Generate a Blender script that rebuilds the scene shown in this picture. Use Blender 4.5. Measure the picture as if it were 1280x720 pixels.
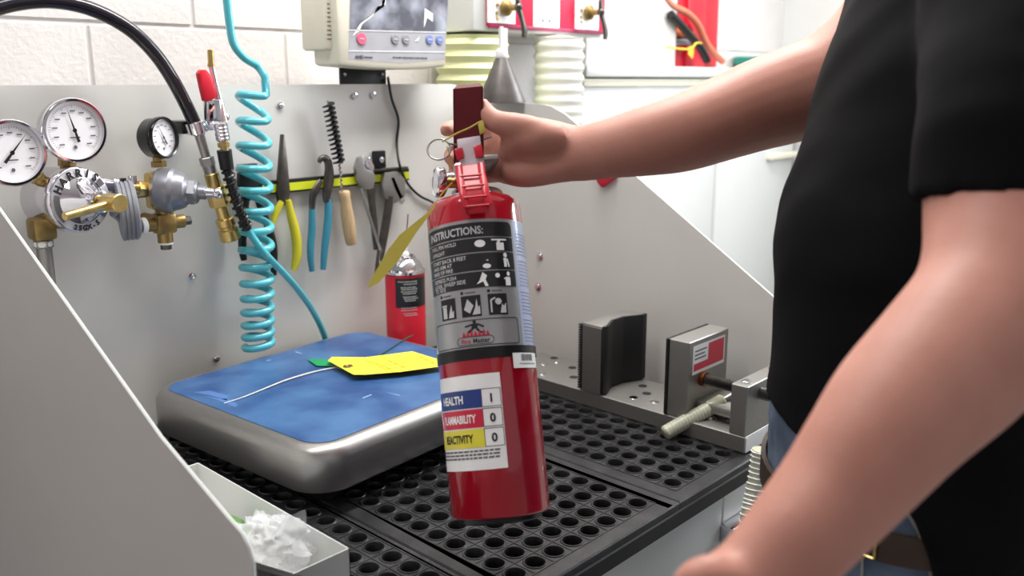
import bpy, bmesh, math, random
from mathutils import Vector, Matrix, noise
random.seed(7)
scene = bpy.context.scene
for o in list(bpy.data.objects): bpy.data.objects.remove(o, do_unlink=True)
COL = scene.collection
PI = math.pi
def R_(d): return math.radians(d)

# ------------------------------------------------------------------ camera, world, lights, exposure
# world axes: X along the bench, Y from the front edge towards the back panel, Z up
F = 1120.0; PITCH = R_(13.0); HEAD = R_(43.0); HCAM = 1.5
cam = bpy.data.cameras.new('camera'); camo = bpy.data.objects.new('camera', cam); COL.objects.link(camo)
camo.location = (0, 0, HCAM); camo.rotation_euler = (R_(90) - PITCH, 0, HEAD - R_(90))
cam.sensor_width = 36; cam.lens = 36 * F / 1280; cam.clip_start = 0.05
cam.dof.use_dof = True; cam.dof.focus_distance = 1.3; cam.dof.aperture_fstop = 4.0
scene.camera = camo
w = bpy.data.worlds.new('world'); scene.world = w; w.use_nodes = True
w.node_tree.nodes['Background'].inputs[0].default_value = (0.93, 0.95, 1.0, 1)
w.node_tree.nodes['Background'].inputs[1].default_value = 0.36
def area(name, loc, target, sx, sy, power, col=(1, 1, 1)):
    l = bpy.data.lights.new(name, 'AREA'); l.shape = 'RECTANGLE'; l.size = sx; l.size_y = sy; l.energy = power; l.color = col
    o = bpy.data.objects.new(name, l); COL.objects.link(o); o.location = loc
    o.rotation_euler = (Vector(target) - Vector(loc)).to_track_quat('-Z', 'Y').to_euler()
    return o
area('ceiling_tube_light', (1.75, 1.0, 2.72), (1.75, 1.0, 0), 1.3, 0.35, 34, (1, 0.98, 0.95))
area('ceiling_tube_light', (0.4, 0.95, 2.72), (0.4, 0.95, 0), 1.3, 0.35, 12, (1, 0.98, 0.95))
area('window_daylight', (3.2, 0.2, 1.95), (0.8, 0.75, 1.15), 0.30, 1.6, 32, (0.9, 0.95, 1.0))
scene.view_settings.view_transform = 'Standard'; scene.view_settings.look = 'None'
scene.view_settings.exposure = 0.55; scene.view_settings.gamma = 1.0
scene.view_settings.use_curve_mapping = False

# ------------------------------------------------------------------ measuring helpers
UX = Vector((1, 0, 0)); UY = Vector((0, 1, 0)); UZ = Vector((0, 0, 1))
CR = Vector((math.sin(HEAD), -math.cos(HEAD), 0))          # camera right
CF = Vector((math.cos(HEAD), math.sin(HEAD), 0))           # horizontal forward
cP, sP = math.cos(PITCH), math.sin(PITCH)
CU = CF * sP + UZ * cP; CD = CF * cP - UZ * sP
CO = Vector((0, 0, HCAM))
def ray(x, y): return CD + CR * ((x - 640) / F) - CU * ((y - 360) / F)
def onX(x, y, X): r = ray(x, y); return CO + r * (X / r.x)
def onY(x, y, Y): r = ray(x, y); return CO + r * (Y / r.y)
def onZ(x, y, Z): r = ray(x, y); return CO + r * ((Z - HCAM) / r.z)
def dep(x, y, d): return CO + ray(x, y) * d
def K(xc, yc, z): return CR * xc + CF * yc + UZ * z

# ------------------------------------------------------------------ materials
def lin(c):
    f = lambda v: v / 12.92 if v <= 0.04045 else ((v + 0.055) / 1.055) ** 2.4
    return (f(c[0] / 255), f(c[1] / 255), f(c[2] / 255), 1)
MATS = {}
def mat(name, rgb, rough=0.5, metal=0.0, var=0.06, scale=30, bump=0.0, bscale=200, rgb2=None, thr=None, trans=0.0, coat=0.0, ior=1.45, aniso=0, alpha=1.0, stretch=None, sss=0.0):
    if name in MATS: return MATS[name]
    m = bpy.data.materials.new(name); m.use_nodes = True; nt = m.node_tree; N = nt.nodes; L = nt.links
    b = N['Principled BSDF']; b.inputs['Roughness'].default_value = rough; b.inputs['Metallic'].default_value = metal
    b.inputs['IOR'].default_value = ior
    b.inputs['Transmission Weight'].default_value = trans; b.inputs['Coat Weight'].default_value = coat
    b.inputs['Alpha'].default_value = alpha
    if sss: b.inputs['Subsurface Weight'].default_value = sss; b.inputs['Subsurface Radius'].default_value = (0.012, 0.005, 0.003); b.inputs['Subsurface Scale'].default_value = 1.0
    tc = N.new('ShaderNodeTexCoord'); src = tc.outputs['Object']
    if stretch:
        mp = N.new('ShaderNodeMapping'); mp.inputs['Scale'].default_value = stretch; L.new(src, mp.inputs[0]); src = mp.outputs[0]
    nz = N.new('ShaderNodeTexNoise'); nz.inputs['Scale'].default_value = scale; nz.inputs['Detail'].default_value = 6; L.new(src, nz.inputs['Vector'])
    rp = N.new('ShaderNodeValToRGB'); c = lin(rgb)
    if rgb2 is None:
        c1 = tuple(max(0, v * (1 - var)) for v in c[:3]) + (1,); c2 = tuple(min(1, v * (1 + var)) for v in c[:3]) + (1,)
        p0, p1 = 0.3, 0.7
    else:
        c1, c2 = c, lin(rgb2); p0, p1 = (thr or (0.45, 0.6))
    rp.color_ramp.elements[0].position = p0; rp.color_ramp.elements[1].position = p1
    rp.color_ramp.elements[0].color = c1; rp.color_ramp.elements[1].color = c2
    L.new(nz.outputs[0], rp.inputs[0]); L.new(rp.outputs[0], b.inputs['Base Color'])
    if bump:
        n2 = N.new('ShaderNodeTexNoise'); n2.inputs['Scale'].default_value = bscale; n2.inputs['Detail'].default_value = 4; L.new(src, n2.inputs['Vector'])
        bp = N.new('ShaderNodeBump'); bp.inputs['Strength'].default_value = bump; bp.inputs['Distance'].default_value = 0.002
        L.new(n2.outputs[0], bp.inputs['Height']); L.new(bp.outputs[0], b.inputs['Normal'])
    MATS[name] = m; return m
M = {}
M['wall'] = mat('painted_block', (220, 216, 214), 0.6, var=0.03, scale=8, bump=0.7, bscale=90)
M['mortar'] = mat('painted_mortar', (214, 210, 208), 0.7, var=0.03)
M['panel'] = mat('grey_powder_coat', (212, 210, 206), 0.42, var=0.02, scale=6, bump=0.05, bscale=500)
M['white'] = mat('white_enamel', (211, 213, 211), 0.4, var=0.015, scale=6)
M['offwhite'] = mat('offwhite_plastic', (226, 221, 203), 0.45, var=0.02)
M['ceil'] = mat('ceiling_paint', (235, 235, 232), 0.9)
M['floor'] = mat('floor_concrete', (150, 148, 144), 0.6, var=0.12, scale=5, bump=0.1)
M['rubber'] = mat('black_rubber', (30, 30, 32), 0.42, rgb2=(58, 58, 60), thr=(0.45, 0.8), scale=25, bump=0.25, bscale=300)
M['rubber2'] = mat('black_soft_rubber', (22, 22, 24), 0.55, var=0.2, bump=0.1)
M['black'] = mat('black_plastic', (18, 18, 20), 0.35, var=0.1)
M['blackgloss'] = mat('black_gloss', (14, 14, 16), 0.12, var=0.1)
M['ss'] = mat('brushed_stainless', (168, 165, 163), 0.34, 0.9, var=0.06, scale=10, bump=0.04, bscale=120, stretch=(3, 3, 60))
M['steel'] = mat('machined_aluminium', (150, 148, 144), 0.42, 0.75, var=0.06, scale=40, bump=0.05, bscale=150, stretch=(4, 40, 4))
M['dsteel'] = mat('dark_tool_steel', (98, 94, 90), 0.36, 1.0, var=0.2, scale=60, bump=0.1)
M['chrome'] = mat('chrome', (225, 222, 228), 0.08, 1.0, var=0.02)
M['brass'] = mat('brass', (206, 180, 116), 0.3, 1.0, var=0.15, scale=60)
M['brassdull'] = mat('dull_brass', (156, 132, 84), 0.42, 1.0, var=0.2, scale=70)
M['cast'] = mat('grey_cast_metal', (140, 141, 148), 0.36, 0.55, var=0.1, scale=50, bump=0.1)
M['gface'] = mat('gauge_face', (240, 238, 242), 0.35, var=0.02, coat=0.6)
M['ink'] = mat('black_ink', (24, 24, 28), 0.5)
M['inkgrey'] = mat('grey_ink', (96, 94, 96), 0.5)
M['redink'] = mat('red_ink', (190, 40, 60), 0.5)
M['bluehose'] = mat('blue_hose', (84, 184, 198), 0.18, var=0.1, scale=15, coat=0.6)
M['bluefilm'] = mat('blue_protective_film', (40, 72, 122), 0.36, rgb2=(68, 106, 150), thr=(0.38, 0.66), scale=11, bump=0.06, bscale=40)
M['scuff'] = mat('white_scuff', (128, 152, 188), 0.6)
M['bluescuff'] = mat('pale_blue_scuff', (74, 110, 164), 0.5)
M['yellow'] = mat('yellow_card', (240, 232, 62), 0.6, var=0.03)
M['tagyellow'] = mat('dull_yellow_card', (178, 164, 66), 0.6, var=0.05)
M['green'] = mat('green_tape', (20, 140, 82), 0.5)
M['greenstring'] = mat('green_string', (18, 82, 74), 0.7)
M['red'] = mat('red_enamel', (178, 13, 38), 0.16, var=0.04, scale=10, coat=0.7)
M['redlever'] = mat('dark_red_enamel', (96, 5, 18), 0.45, var=0.05)
M['redplastic'] = mat('red_plastic', (205, 32, 52), 0.35)
M['redclip'] = mat('red_clip_plastic', (190, 22, 42), 0.3, var=0.05, coat=0.3)
M['silverlabel'] = mat('silver_foil_label', (172, 172, 174), 0.33, 0.55, var=0.02, coat=0.3)
M['paleblue'] = mat('pale_blue_label', (168, 178, 210), 0.3, 0.1, var=0.02, coat=0.4)
M['labelblack'] = mat('label_black', (34, 34, 36), 0.35, 0.1, coat=0.3)
M['labelwhite'] = mat('label_white', (240, 240, 240), 0.4, coat=0.3)
M['labelsilver'] = mat('label_silver_print', (196, 196, 198), 0.4)
M['labelblue'] = mat('label_blue', (32, 58, 128), 0.4, coat=0.3)
M['labelred'] = mat('label_red', (206, 30, 62), 0.4, coat=0.3)
M['labelyellow'] = mat('label_yellow', (226, 214, 62), 0.4, coat=0.3)
M['skin'] = mat('skin', (182, 126, 110), 0.55, rgb2=(196, 140, 124), thr=(0.35, 0.7), scale=14, bump=0.12, bscale=260, sss=0.12)
M['nail'] = mat('nail', (226, 176, 158), 0.3)
M['shirt'] = mat('black_knit', (12, 12, 15), 0.85, ior=1.2, var=0.15, scale=200, bump=0.2, bscale=900)
M['jeans'] = mat('blue_denim', (70, 86, 106), 0.85, rgb2=(104, 122, 142), thr=(0.3, 0.75), scale=24, bump=0.35, bscale=900)
M['leather'] = mat('brown_belt_leather', (60, 46, 36), 0.5, var=0.2)
M['hair'] = mat('brown_hair', (70, 50, 36), 0.6, var=0.3, scale=120, bump=0.6, bscale=300)
M['shoe'] = mat('shoe_leather', (40, 34, 30), 0.5)
M['clear'] = mat('clear_bag_plastic', (236, 238, 240), 0.22, var=0.02, alpha=0.34, bump=0.2, bscale=60)
M['tubeclear'] = mat('cloudy_vinyl_tube', (206, 208, 180), 0.3, var=0.06, trans=0.25)
M['wood'] = mat('pale_wood', (196, 166, 128), 0.55, var=0.12, scale=30, stretch=(6, 6, 1))
M['limegreen'] = mat('lime_stripe', (206, 214, 40), 0.4)
M['plieryellow'] = mat('yellow_grip', (196, 186, 46), 0.4, var=0.06)
M['plierblue'] = mat('teal_grip', (54, 128, 152), 0.4, var=0.08)
M['display'] = mat('grey_display_painted_reflections', (92, 94, 104), 0.2, rgb2=(172, 176, 190), thr=(0.42, 0.66), scale=14, coat=0.3, bump=0.5, bscale=22)  # paler patches in the colour stand in for reflections on the window
M['key'] = mat('grey_key_panel', (166, 166, 172), 0.35)
M['pinkbtn'] = mat('pink_button', (226, 96, 128), 0.4)
M['bluebtn'] = mat('blue_button', (112, 128, 190), 0.4)
M['greybtn'] = mat('grey_button', (140, 138, 142), 0.4)
M['redpanel'] = mat('red_panel', (202, 24, 68), 0.4, var=0.04)
M['bellows'] = mat('white_corrugated_hose', (228, 228, 220), 0.5, var=0.03)
M['bellowsy'] = mat('cream_corrugated_hose', (226, 230, 180), 0.5, var=0.03)
M['galv'] = mat('galvanised_steel', (112, 108, 106), 0.45, 0.85, var=0.25, scale=30)
M['orangehose'] = mat('orange_hose', (206, 120, 92), 0.5)
M['teal'] = mat('teal_tape', (36, 128, 112), 0.5)
M['tan'] = mat('tan_cardboard', (206, 186, 136), 0.7)
M['string'] = mat('white_string', (226, 224, 210), 0.8)
M['translu'] = mat('milky_plastic', (208, 196, 204), 0.4, trans=0.1, var=0.06)
M['lcd'] = M['display']

# ------------------------------------------------------------------ mesh builder
ORI = {}
class MB:
    def __init__(self, xf=None): self.bm = bmesh.new(); self.xf = xf
    def _v(self, p):
        p = Vector(p); return self.bm.verts.new(self.xf @ p if self.xf else p)
    def poly(self, pts): return self.bm.faces.new([self._v(p) for p in pts])
    def raw(self, vs, fs):
        V = [self._v(p) for p in vs]
        for f in fs:
            try: self.bm.faces.new([V[i] for i in f])
            except ValueError: pass
        return V
    def box(self, lo, hi, bev=0.0, seg=2, rot=None, piv=None):
        lo, hi = Vector(lo), Vector(hi); b2 = bmesh.new()
        bmesh.ops.create_cube(b2, size=1)
        for v_ in b2.verts: v_.co = Vector(((lo.x + hi.x) / 2 + v_.co.x * (hi.x - lo.x), (lo.y + hi.y) / 2 + v_.co.y * (hi.y - lo.y), (lo.z + hi.z) / 2 + v_.co.z * (hi.z - lo.z)))
        if bev: bmesh.ops.bevel(b2, geom=b2.edges[:], offset=bev, segments=seg, profile=0.5, affect='EDGES')
        if rot is not None:
            c = piv if piv is not None else (lo + hi) / 2
            for v_ in b2.verts: v_.co = rot @ (v_.co - c) + c
        self._join(b2)
    def _join(self, b2):
        b2.verts.index_update()
        self.raw([v_.co.copy() for v_ in b2.verts], [[v_.index for v_ in f.verts] for f in b2.faces]); b2.free()
    def prism(self, pts, d, bev=0.0):
        """pts: planar outline in 3D, extruded by vector d"""
        d = Vector(d); b2 = bmesh.new(); P = [b2.verts.new(p) for p in pts]
        f = b2.faces.new(P); r = bmesh.ops.extrude_face_region(b2, geom=[f])
        for e in r['geom']:
            if isinstance(e, bmesh.types.BMVert): e.co += d
        bmesh.ops.recalc_face_normals(b2, faces=b2.faces[:])
        if bev: bmesh.ops.bevel(b2, geom=b2.edges[:], offset=bev, segments=2, profile=0.5, affect='EDGES')
        self._join(b2)
    def lathe(self, prof, org, axis, seg=28, ref=None, sx=1.0):
        """prof: list of (radius, height along axis)"""
        a = Vector(axis).normalized(); o = Vector(org)
        r0 = Vector(ref) if ref else (UZ if abs(a.z) < 0.9 else UX)
        s = a.cross(r0).normalized(); t = s.cross(a)
        rows = []; vs = []; fs = []
        for (r, h) in prof:
            if r < 1e-6: rows.append([len(vs)]); vs.append(o + a * h)
            else:
                rows.append(list(range(len(vs), len(vs) + seg)))
                for k in range(seg):
                    an = 2 * PI * k / seg; vs.append(o + a * h + s * (r * sx * math.cos(an)) + t * (r * math.sin(an)))
        for i in range(len(rows) - 1):
            A, B = rows[i], rows[i + 1]
            for k in range(seg):
                k2 = (k + 1) % seg
                if len(A) == 1 and len(B) == 1: continue
                if len(A) == 1: fs.append((A[0], B[k2], B[k]))
                elif len(B) == 1: fs.append((A[k], A[k2], B[0]))
                else: fs.append((A[k], A[k2], B[k2], B[k]))
        self.raw(vs, fs)
    def cyl(self, p0, p1, r0, r1=None, seg=20, bev=0.0):
        p0, p1 = Vector(p0), Vector(p1); h = (p1 - p0).length; r1 = r0 if r1 is None else r1
        if bev: self.lathe([(0, 0), (r0 - bev, 0), (r0, bev), (r1, h - bev), (r1 - bev, h), (0, h)], p0, p1 - p0, seg)
        else: self.lathe([(0, 0), (r0, 0), (r1, h), (0, h)], p0, p1 - p0, seg)
    def hexa(self, p0, p1, r): self.cyl(p0, p1, r, seg=6, bev=r * 0.08)
    def sphere(self, c, r, seg=16, sc=(1, 1, 1)):
        rings = max(6, seg // 2); c = Vector(c); vs = [c + Vector((0, 0, r * sc[2]))]; fs = []
        for i in range(1, rings):
            th = PI * i / rings
            for k in range(seg):
                ph = 2 * PI * k / seg
                vs.append(c + Vector((r * sc[0] * math.sin(th) * math.cos(ph), r * sc[1] * math.sin(th) * math.sin(ph), r * sc[2] * math.cos(th))))
        vs.append(c - Vector((0, 0, r * sc[2])))
        for k in range(seg): fs.append((0, 1 + k, 1 + (k + 1) % seg))
        for i in range(rings - 2):
            for k in range(seg):
                a = 1 + i * seg; fs.append((a + k, a + seg + k, a + seg + (k + 1) % seg, a + (k + 1) % seg))
        a = 1 + (rings - 2) * seg
        for k in range(seg): fs.append((a + k, len(vs) - 1, a + (k + 1) % seg))
        self.raw(vs, fs)
    def sweep(self, pts, rad, seg=12, ref=None, closed=False, sub=0):
        """tube along pts; rad scalar, list of scalars or list of (a,b)"""
        pts = [Vector(p) for p in pts]; n = len(pts)
        if not isinstance(rad, (list, tuple)): rad = [rad] * n
        rad = [r if isinstance(r, (list, tuple)) else (r, r) for r in rad]
        if sub: pts, rad = smooth_path(pts, rad, sub); n = len(pts)
        vs = []; fs = []; side = None
        for i in range(n):
            if closed: t = pts[(i + 1) % n] - pts[i - 1]
            else: t = pts[min(i + 1, n - 1)] - pts[max(i - 1, 0)]
            t.normalize()
            if ref is not None: s = t.cross(Vector(ref))
            elif side is None: s = t.cross(UZ if abs(t.z) < 0.9 else UX)
            else: s = side - t * side.dot(t)
            if s.length < 1e-6: s = side or UX.copy()
            s = s.normalized(); side = s; u = s.cross(t)
            a, b = rad[i]
            for k in range(seg):
                an = 2 * PI * k / seg; vs.append(pts[i] + s * (a * math.cos(an)) + u * (b * math.sin(an)))
        m = n if closed else n - 1
        for i in range(m):
            for k in range(seg):
                k2 = (k + 1) % seg; j = (i + 1) % n
                fs.append((i * seg + k, i * seg + k2, j * seg + k2, j * seg + k))
        if not closed:
            fs.append(tuple(range(seg - 1, -1, -1))); fs.append(tuple(range((n - 1) * seg, n * seg)))
        self.raw(vs, fs)
    def build(self, name, material, parent=None, sharp=35, weld=True, bevel_mod=0):
        bm = self.bm
        if weld: bmesh.ops.remove_doubles(bm, verts=bm.verts[:], dist=1e-6)
        bmesh.ops.recalc_face_normals(bm, faces=bm.faces[:])
        me = bpy.data.meshes.new(name); 
        if parent is not None: org = ORI[parent.name]
        else:
            xs = [v_.co for v_ in bm.verts]
            org = Vector(((min(v_.x for v_ in xs) + max(v_.x for v_ in xs)) / 2, (min(v_.y for v_ in xs) + max(v_.y for v_ in xs)) / 2, min(v_.z for v_ in xs)))
        bm.transform(Matrix.Translation(-org)); bm.to_mesh(me); bm.free()
        me.shade_smooth(); me.set_sharp_from_angle(angle=R_(sharp))
        me.materials.append(M[material] if isinstance(material, str) else material)
        o = bpy.data.objects.new(name, me); COL.objects.link(o); ORI[o.name] = org
        if parent is not None: o.parent = parent
        else: o.location = org
        return o
def smooth_path(pts, rad, sub):
    n = len(pts); P = []; Q = []
    def cr(a, b, c, d, t): return 0.5 * ((2 * b) + (c - a) * t + (2 * a - 5 * b + 4 * c - d) * t * t + (3 * b - a - 3 * c + d) * t ** 3)
    for i in range(n - 1):
        a, b, c, d = pts[max(i - 1, 0)], pts[i], pts[i + 1], pts[min(i + 2, n - 1)]
        ra, rb, rc, rd = rad[max(i - 1, 0)], rad[i], rad[i + 1], rad[min(i + 2, n - 1)]
        for k in range(sub):
            t = k / sub; P.append(cr(a, b, c, d, t)); Q.append((cr(ra[0], rb[0], rc[0], rd[0], t), cr(ra[1], rb[1], rc[1], rd[1], t)))
    P.append(pts[-1]); Q.append(rad[-1]); return P, Q
def tag(o, label, cat, group=None):
    o['label'] = label; o['category'] = cat
    if group: o['group'] = group
    return o
def thing(name, label, cat, loc, group=None):
    o = bpy.data.objects.new(name, None); COL.objects.link(o); o.location = loc; o.empty_display_size = 0.05
    ORI[o.name] = Vector(loc); return tag(o, label, cat, group)
def struct(o): o['kind'] = 'structure'; return o
def copy_part(src, parent, offset=None):
    c = src.copy(); COL.objects.link(c); c.parent = parent
    if offset is not None: c.location = offset
    return c
_TX = {}
def text2d(s, size, align='LEFT', bold=0.0, xs=1.0):
    cu = bpy.data.curves.new('t', 'FONT'); cu.body = s; cu.size = size; cu.align_x = align; cu.offset = bold; cu.resolution_u = 2
    o = bpy.data.objects.new('t', cu); COL.objects.link(o)
    dg = bpy.context.evaluated_depsgraph_get(); me = bpy.data.meshes.new_from_object(o.evaluated_get(dg))
    vs = [(v_.co.x * xs, v_.co.y) for v_ in me.vertices]; fs = [tuple(p.vertices) for p in me.polygons]
    bpy.data.objects.remove(o, do_unlink=True); bpy.data.curves.remove(cu); bpy.data.meshes.remove(me)
    return vs, fs
def put_text(mb, s, size, fn, x=0, y=0, align='LEFT', bold=0.0, xs=1.0):
    vs, fs = text2d(s, size, align, bold, xs); mb.raw([fn(x + a, y + b) for a, b in vs], fs)
def put_rect(mb, x0, y0, x1, y1, fn, n=1, m=1):
    vs = [fn(x0 + (x1 - x0) * i / n, y0 + (y1 - y0) * j / m) for j in range(m + 1) for i in range(n + 1)]
    fs = [(j * (n + 1) + i, j * (n + 1) + i + 1, (j + 1) * (n + 1) + i + 1, (j + 1) * (n + 1) + i) for j in range(m) for i in range(n)]
    mb.raw(vs, fs)
def put_poly(mb, pts, fn): mb.raw([fn(a, b) for a, b in pts], [tuple(range(len(pts)))])
def put_line(mb, x0, y0, x1, y1, w_, fn):
    d = math.hypot(x1 - x0, y1 - y0); nx, ny = -(y1 - y0) / d * w_ / 2, (x1 - x0) / d * w_ / 2
    put_poly(mb, [(x0 - nx, y0 - ny), (x1 - nx, y1 - ny), (x1 + nx, y1 + ny), (x0 + nx, y0 + ny)], fn)
def ell(cx, cy, rx, ry, n=20): return [(cx + rx * math.cos(2 * PI * k / n), cy + ry * math.sin(2 * PI * k / n)) for k in range(n)]
def rrect(x0, y0, x1, y1, r, n=4):
    P = []
    for cx, cy, a0 in ((x1 - r, y1 - r, 0), (x0 + r, y1 - r, 90), (x0 + r, y0 + r, 180), (x1 - r, y0 + r, 270)):
        for k in range(n + 1): a = R_(a0 + 90 * k / n); P.append((cx + r * math.cos(a), cy + r * math.sin(a)))
    return P

# ------------------------------------------------------------------ the room
YB = 1.66; XR = 3.3; ZC = 2.8
mb = MB(); mb.box((-2.6, -2.6, -0.05), (4.4, YB + 0.2, 0)); struct(mb.build('floor', 'floor'))
mb = MB(); mb.box((-2.6, -2.6, ZC), (4.4, YB + 0.2, ZC + 0.05)); struct(mb.build('ceiling', 'ceil'))
mb = MB(); mb.box((-2.6, YB, 0), (4.4, YB + 0.15, ZC)); wall_back = struct(mb.build('wall_back', 'mortar'))
mb = MB(); mb.box((XR, -2.6, 0), (XR + 0.1, YB - 0.012, ZC)); struct(mb.build('wall_right', 'white'))
mb = MB(); mb.box((-1.75, -2.6, 0), (-1.65, YB - 0.006, ZC)); struct(mb.build('wall_left', mat('left_wall_paint', (196, 186, 190), 0.8)))
bm_block = None; k = 0
for row in range(3, 14):
    z0 = 0.2 * row
    x = -1.0 + (0.2 if row % 2 else 0.0) - 0.115
    while x < XR - 0.02:
        lo, hi = x + 0.0025, min(x + 0.3975, XR - 0.002)
        if bm_block is None or hi - lo < 0.39:
            mb = MB(); mb.box((lo, YB - 0.0035, z0 + 0.0025), (hi, YB + 0.01, z0 + 0.1975), 0.003, 1)
            o = mb.build('block', 'wall', wall_back, weld=False)
            if hi - lo > 0.39: bm_block = o; ref_x, ref_z = x, z0
        else: copy_part(bm_block, wall_back, (x - ref_x, 0, z0 - ref_z))
        x += 0.4
# ------------------------------------------------------------------ charging bench (cabinet with three panels)
XL, XRP, YF, YP, ZT = 0.392, 1.458, 0.643, 1.5, 0.9
bench = thing('charging_bench', 'grey metal charging bench with sloping side panels and a tool panel behind', 'workbench', (0.93, 1.07, 0))
ZP = 1.494
# back panel with a rounded top right corner
pts = [(XL, 0.05), (XRP, 0.05)]
for k in range(7): a = R_(90 * k / 6); pts.append((XRP - 0.05 + 0.05 * math.cos(a), ZP - 0.05 + 0.05 * math.sin(a)))
pts.append((XL - 0.25, ZP)); pts.append((XL - 0.25, 1.05)); pts.append((XL, 1.05))
mb = MB(); mb.prism([(x, YP, z) for x, z in pts], (0, 0.004, 0)); mb.build('back_panel', 'panel', bench)
# right side panel
pr = [onX(797, 222, XRP), onX(969, 373, XRP)]
sl = (pr[0].z - pr[1].z) / (pr[0].y - pr[1].y)
zf = pr[1].z + sl * (YF + 0.02 - pr[1].y)
ytop = pr[0].y + (1.452 - pr[0].z) / sl
pts = [(YP, 0.05), (YF + 0.02, 0.05), (YF + 0.02, zf)]
pts += [(ytop - 0.030, 1.452 - 0.030 * sl), (ytop - 0.012, 1.452 - 0.012), (ytop + 0.008, 1.4485), (ytop + 0.032, 1.452), (YP, 1.458)]
mb = MB(); mb.prism([(XRP, y, z) for y, z in pts], (0.004, 0, 0)); mb.build('side_panel', 'panel', bench)
# left side panel, nearest the camera
L0, L1, L2 = onX(0, 265, XL), onX(200, 548, XL), onX(286, 651, XL)
sl = (L0.z - L2.z) / (L0.y - L2.y)
yf2 = onX(314, 705, XL).y
pts = [(YP, 0.05), (yf2, 0.05), (yf2, onX(314, 705, XL).z), (onX(310, 686, XL).y, onX(310, 686, XL).z), (onX(301, 668, XL).y, onX(301, 668, XL).z), (L2.y, L2.z), (L1.y, L1.z), (L0.y, L0.z), (YP, L0.z + sl * (YP - L0.y))]
mb = MB(); mb.prism([(XL, y, z) for y, z in pts], (0.0035, 0, 0)); sp = mb.build('side_panel', 'panel', bench)
mb = MB()
ep = [Vector((XL + 0.0018, y, z)) for y, z in pts[1:]]
mb.sweep([ep[0]] + ep[1:], 0.0023, 6); mb.build('panel_edge', 'white', sp)
# worktop and cabinet
mb = MB(); mb.box((XL + 0.004, YF + 0.004, 0.862), (XRP - 0.001, YP, 0.886)); mb.build('worktop', 'rubber2', bench)
xs_ = onY(900, 640, 0.66).x
for (a, b) in ((XL + 0.006, xs_ - 0.0015), (xs_ + 0.0015, XRP - 0.004)):
    mb = MB(); mb.box((a, 0.655, 0.1), (b, 0.68, 0.868), 0.002, 1); d = mb.build('door', 'white', bench)
mb = MB(); c = onY(915, 662, 0.652)
mb.box((c.x - 0.035, 0.628, c.z - 0.012), (c.x + 0.05, 0.655, c.z + 0.022), 0.004); mb.cyl((c.x + 0.03, 0.64, c.z + 0.02), (c.x + 0.045, 0.62, c.z + 0.045), 0.008, seg=10)
mb.build('latch', 'chrome', d)
mb = MB(); mb.box((XL + 0.01, 0.70, 0.05), (XRP - 0.01, YP - 0.005, 0.1)); mb.build('plinth', 'black', bench)
def bolt(p, n, parent, r=0.0065):
    b = MB(); b.lathe([(0, 0.006), (r * 0.55, 0.0055), (r * 0.6, 0.0035), (r, 0.0028), (r, 0)], p, n, 12); return b.build('bolt', 'chrome', parent)
for q in ((240, 345), (270, 448), (350, 132), (443, 120), (466, 119)): bolt(onY(q[0], q[1], YP - 0.0005), (0, -1, 0), bench)
for q in ((675, 320), (673, 358)):
    p = onX(q[0], q[1], XRP - 0.0005); bolt(p, (-1, 0, 0), bench, 0.009)

# ------------------------------------------------------------------ rubber drainage mats
def mat_mesh(x0, x1, y0, y1, nx, ny, px, py, fx, fy):
    m_ = MB(); zt, zb, r = ZT, ZT - 0.013, 0.0130
    hx0, hy0 = fx - px / 2, fy - py / 2; hx1, hy1 = hx0 + nx * px, hy0 + ny * py
    seg = 16; bm = m_.bm
    for i in range(nx):
        for j in range(ny):
            cx, cy = fx + i * px, fy + j * py; rings = []
            for (kind, z) in (('sq', zt), (r + 0.0032, zt), (r + 0.0020, zt + 0.0016), (r + 0.0008, zt + 0.0016), (r, zt), (r, zb)):
                ring = []
                for k in range(seg):
                    an = 2 * PI * k / seg + PI / seg * 0; c_, s_ = math.cos(an), math.sin(an)
                    if kind == 'sq':
                        f = 1 / max(abs(c_) / (px / 2), abs(s_) / (py / 2)); ring.append(bm.verts.new((cx + c_ * f, cy + s_ * f, z)))
                    else: ring.append(bm.verts.new((cx + c_ * kind, cy + s_ * kind, z)))
                rings.append(ring)
            for a in range(5):
                for k in range(seg): k2 = (k + 1) % seg; bm.faces.new((rings[a][k], rings[a][k2], rings[a + 1][k2], rings[a + 1][k]))
    # raised grid lines between holes
    for i in range(nx + 1): m_.box((hx0 + i * px - 0.0009, hy0, zt - 0.001), (hx0 + i * px + 0.0009, hy1, zt + 0.0009))
    for j in range(ny + 1): m_.box((hx0, hy0 + j * py - 0.0009, zt - 0.001), (hx1, hy0 + j * py + 0.0009, zt + 0.0009))
    e = 0.0022
    for a, b, c_, d_ in ((x0 + e, y0 + e, hx0, y1 - e), (hx1, y0 + e, x1 - e, y1 - e), (hx0, y0 + e, hx1, hy0), (hx0, hy1, hx1, y1 - e)):
        m_.poly([(a, b, zt), (c_, b, zt), (c_, d_, zt), (a, d_, zt)])
    O = [(x0, y0), (x1, y0), (x1, y1), (x0, y1)]; I = [(x0 + e, y0 + e), (x1 - e, y0 + e), (x1 - e, y1 - e), (x0 + e, y1 - e)]
    for k in range(4):
        k2 = (k + 1) % 4
        m_.poly([I[k] + (zt,), I[k2] + (zt,), O[k2] + (zt - e,), O[k] + (zt - e,)]); m_.poly([O[k] + (zt - e,), O[k2] + (zt - e,), O[k2] + (zb,), O[k] + (zb,)])
    return m_
mspec = [(XL + 0.006, 0.694, 7, 0.0375, XL + 0.045, 'black perforated rubber mat under the parts tray, nearest the left panel'),
         (0.695, 1.0495, 8, 0.0375, 0.741, 'black perforated rubber mat in the middle of the bench under the extinguisher'),
         (1.0505, 1.455, 9, 0.0375, 1.096, 'black perforated rubber mat at the vise end of the bench')]
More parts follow.
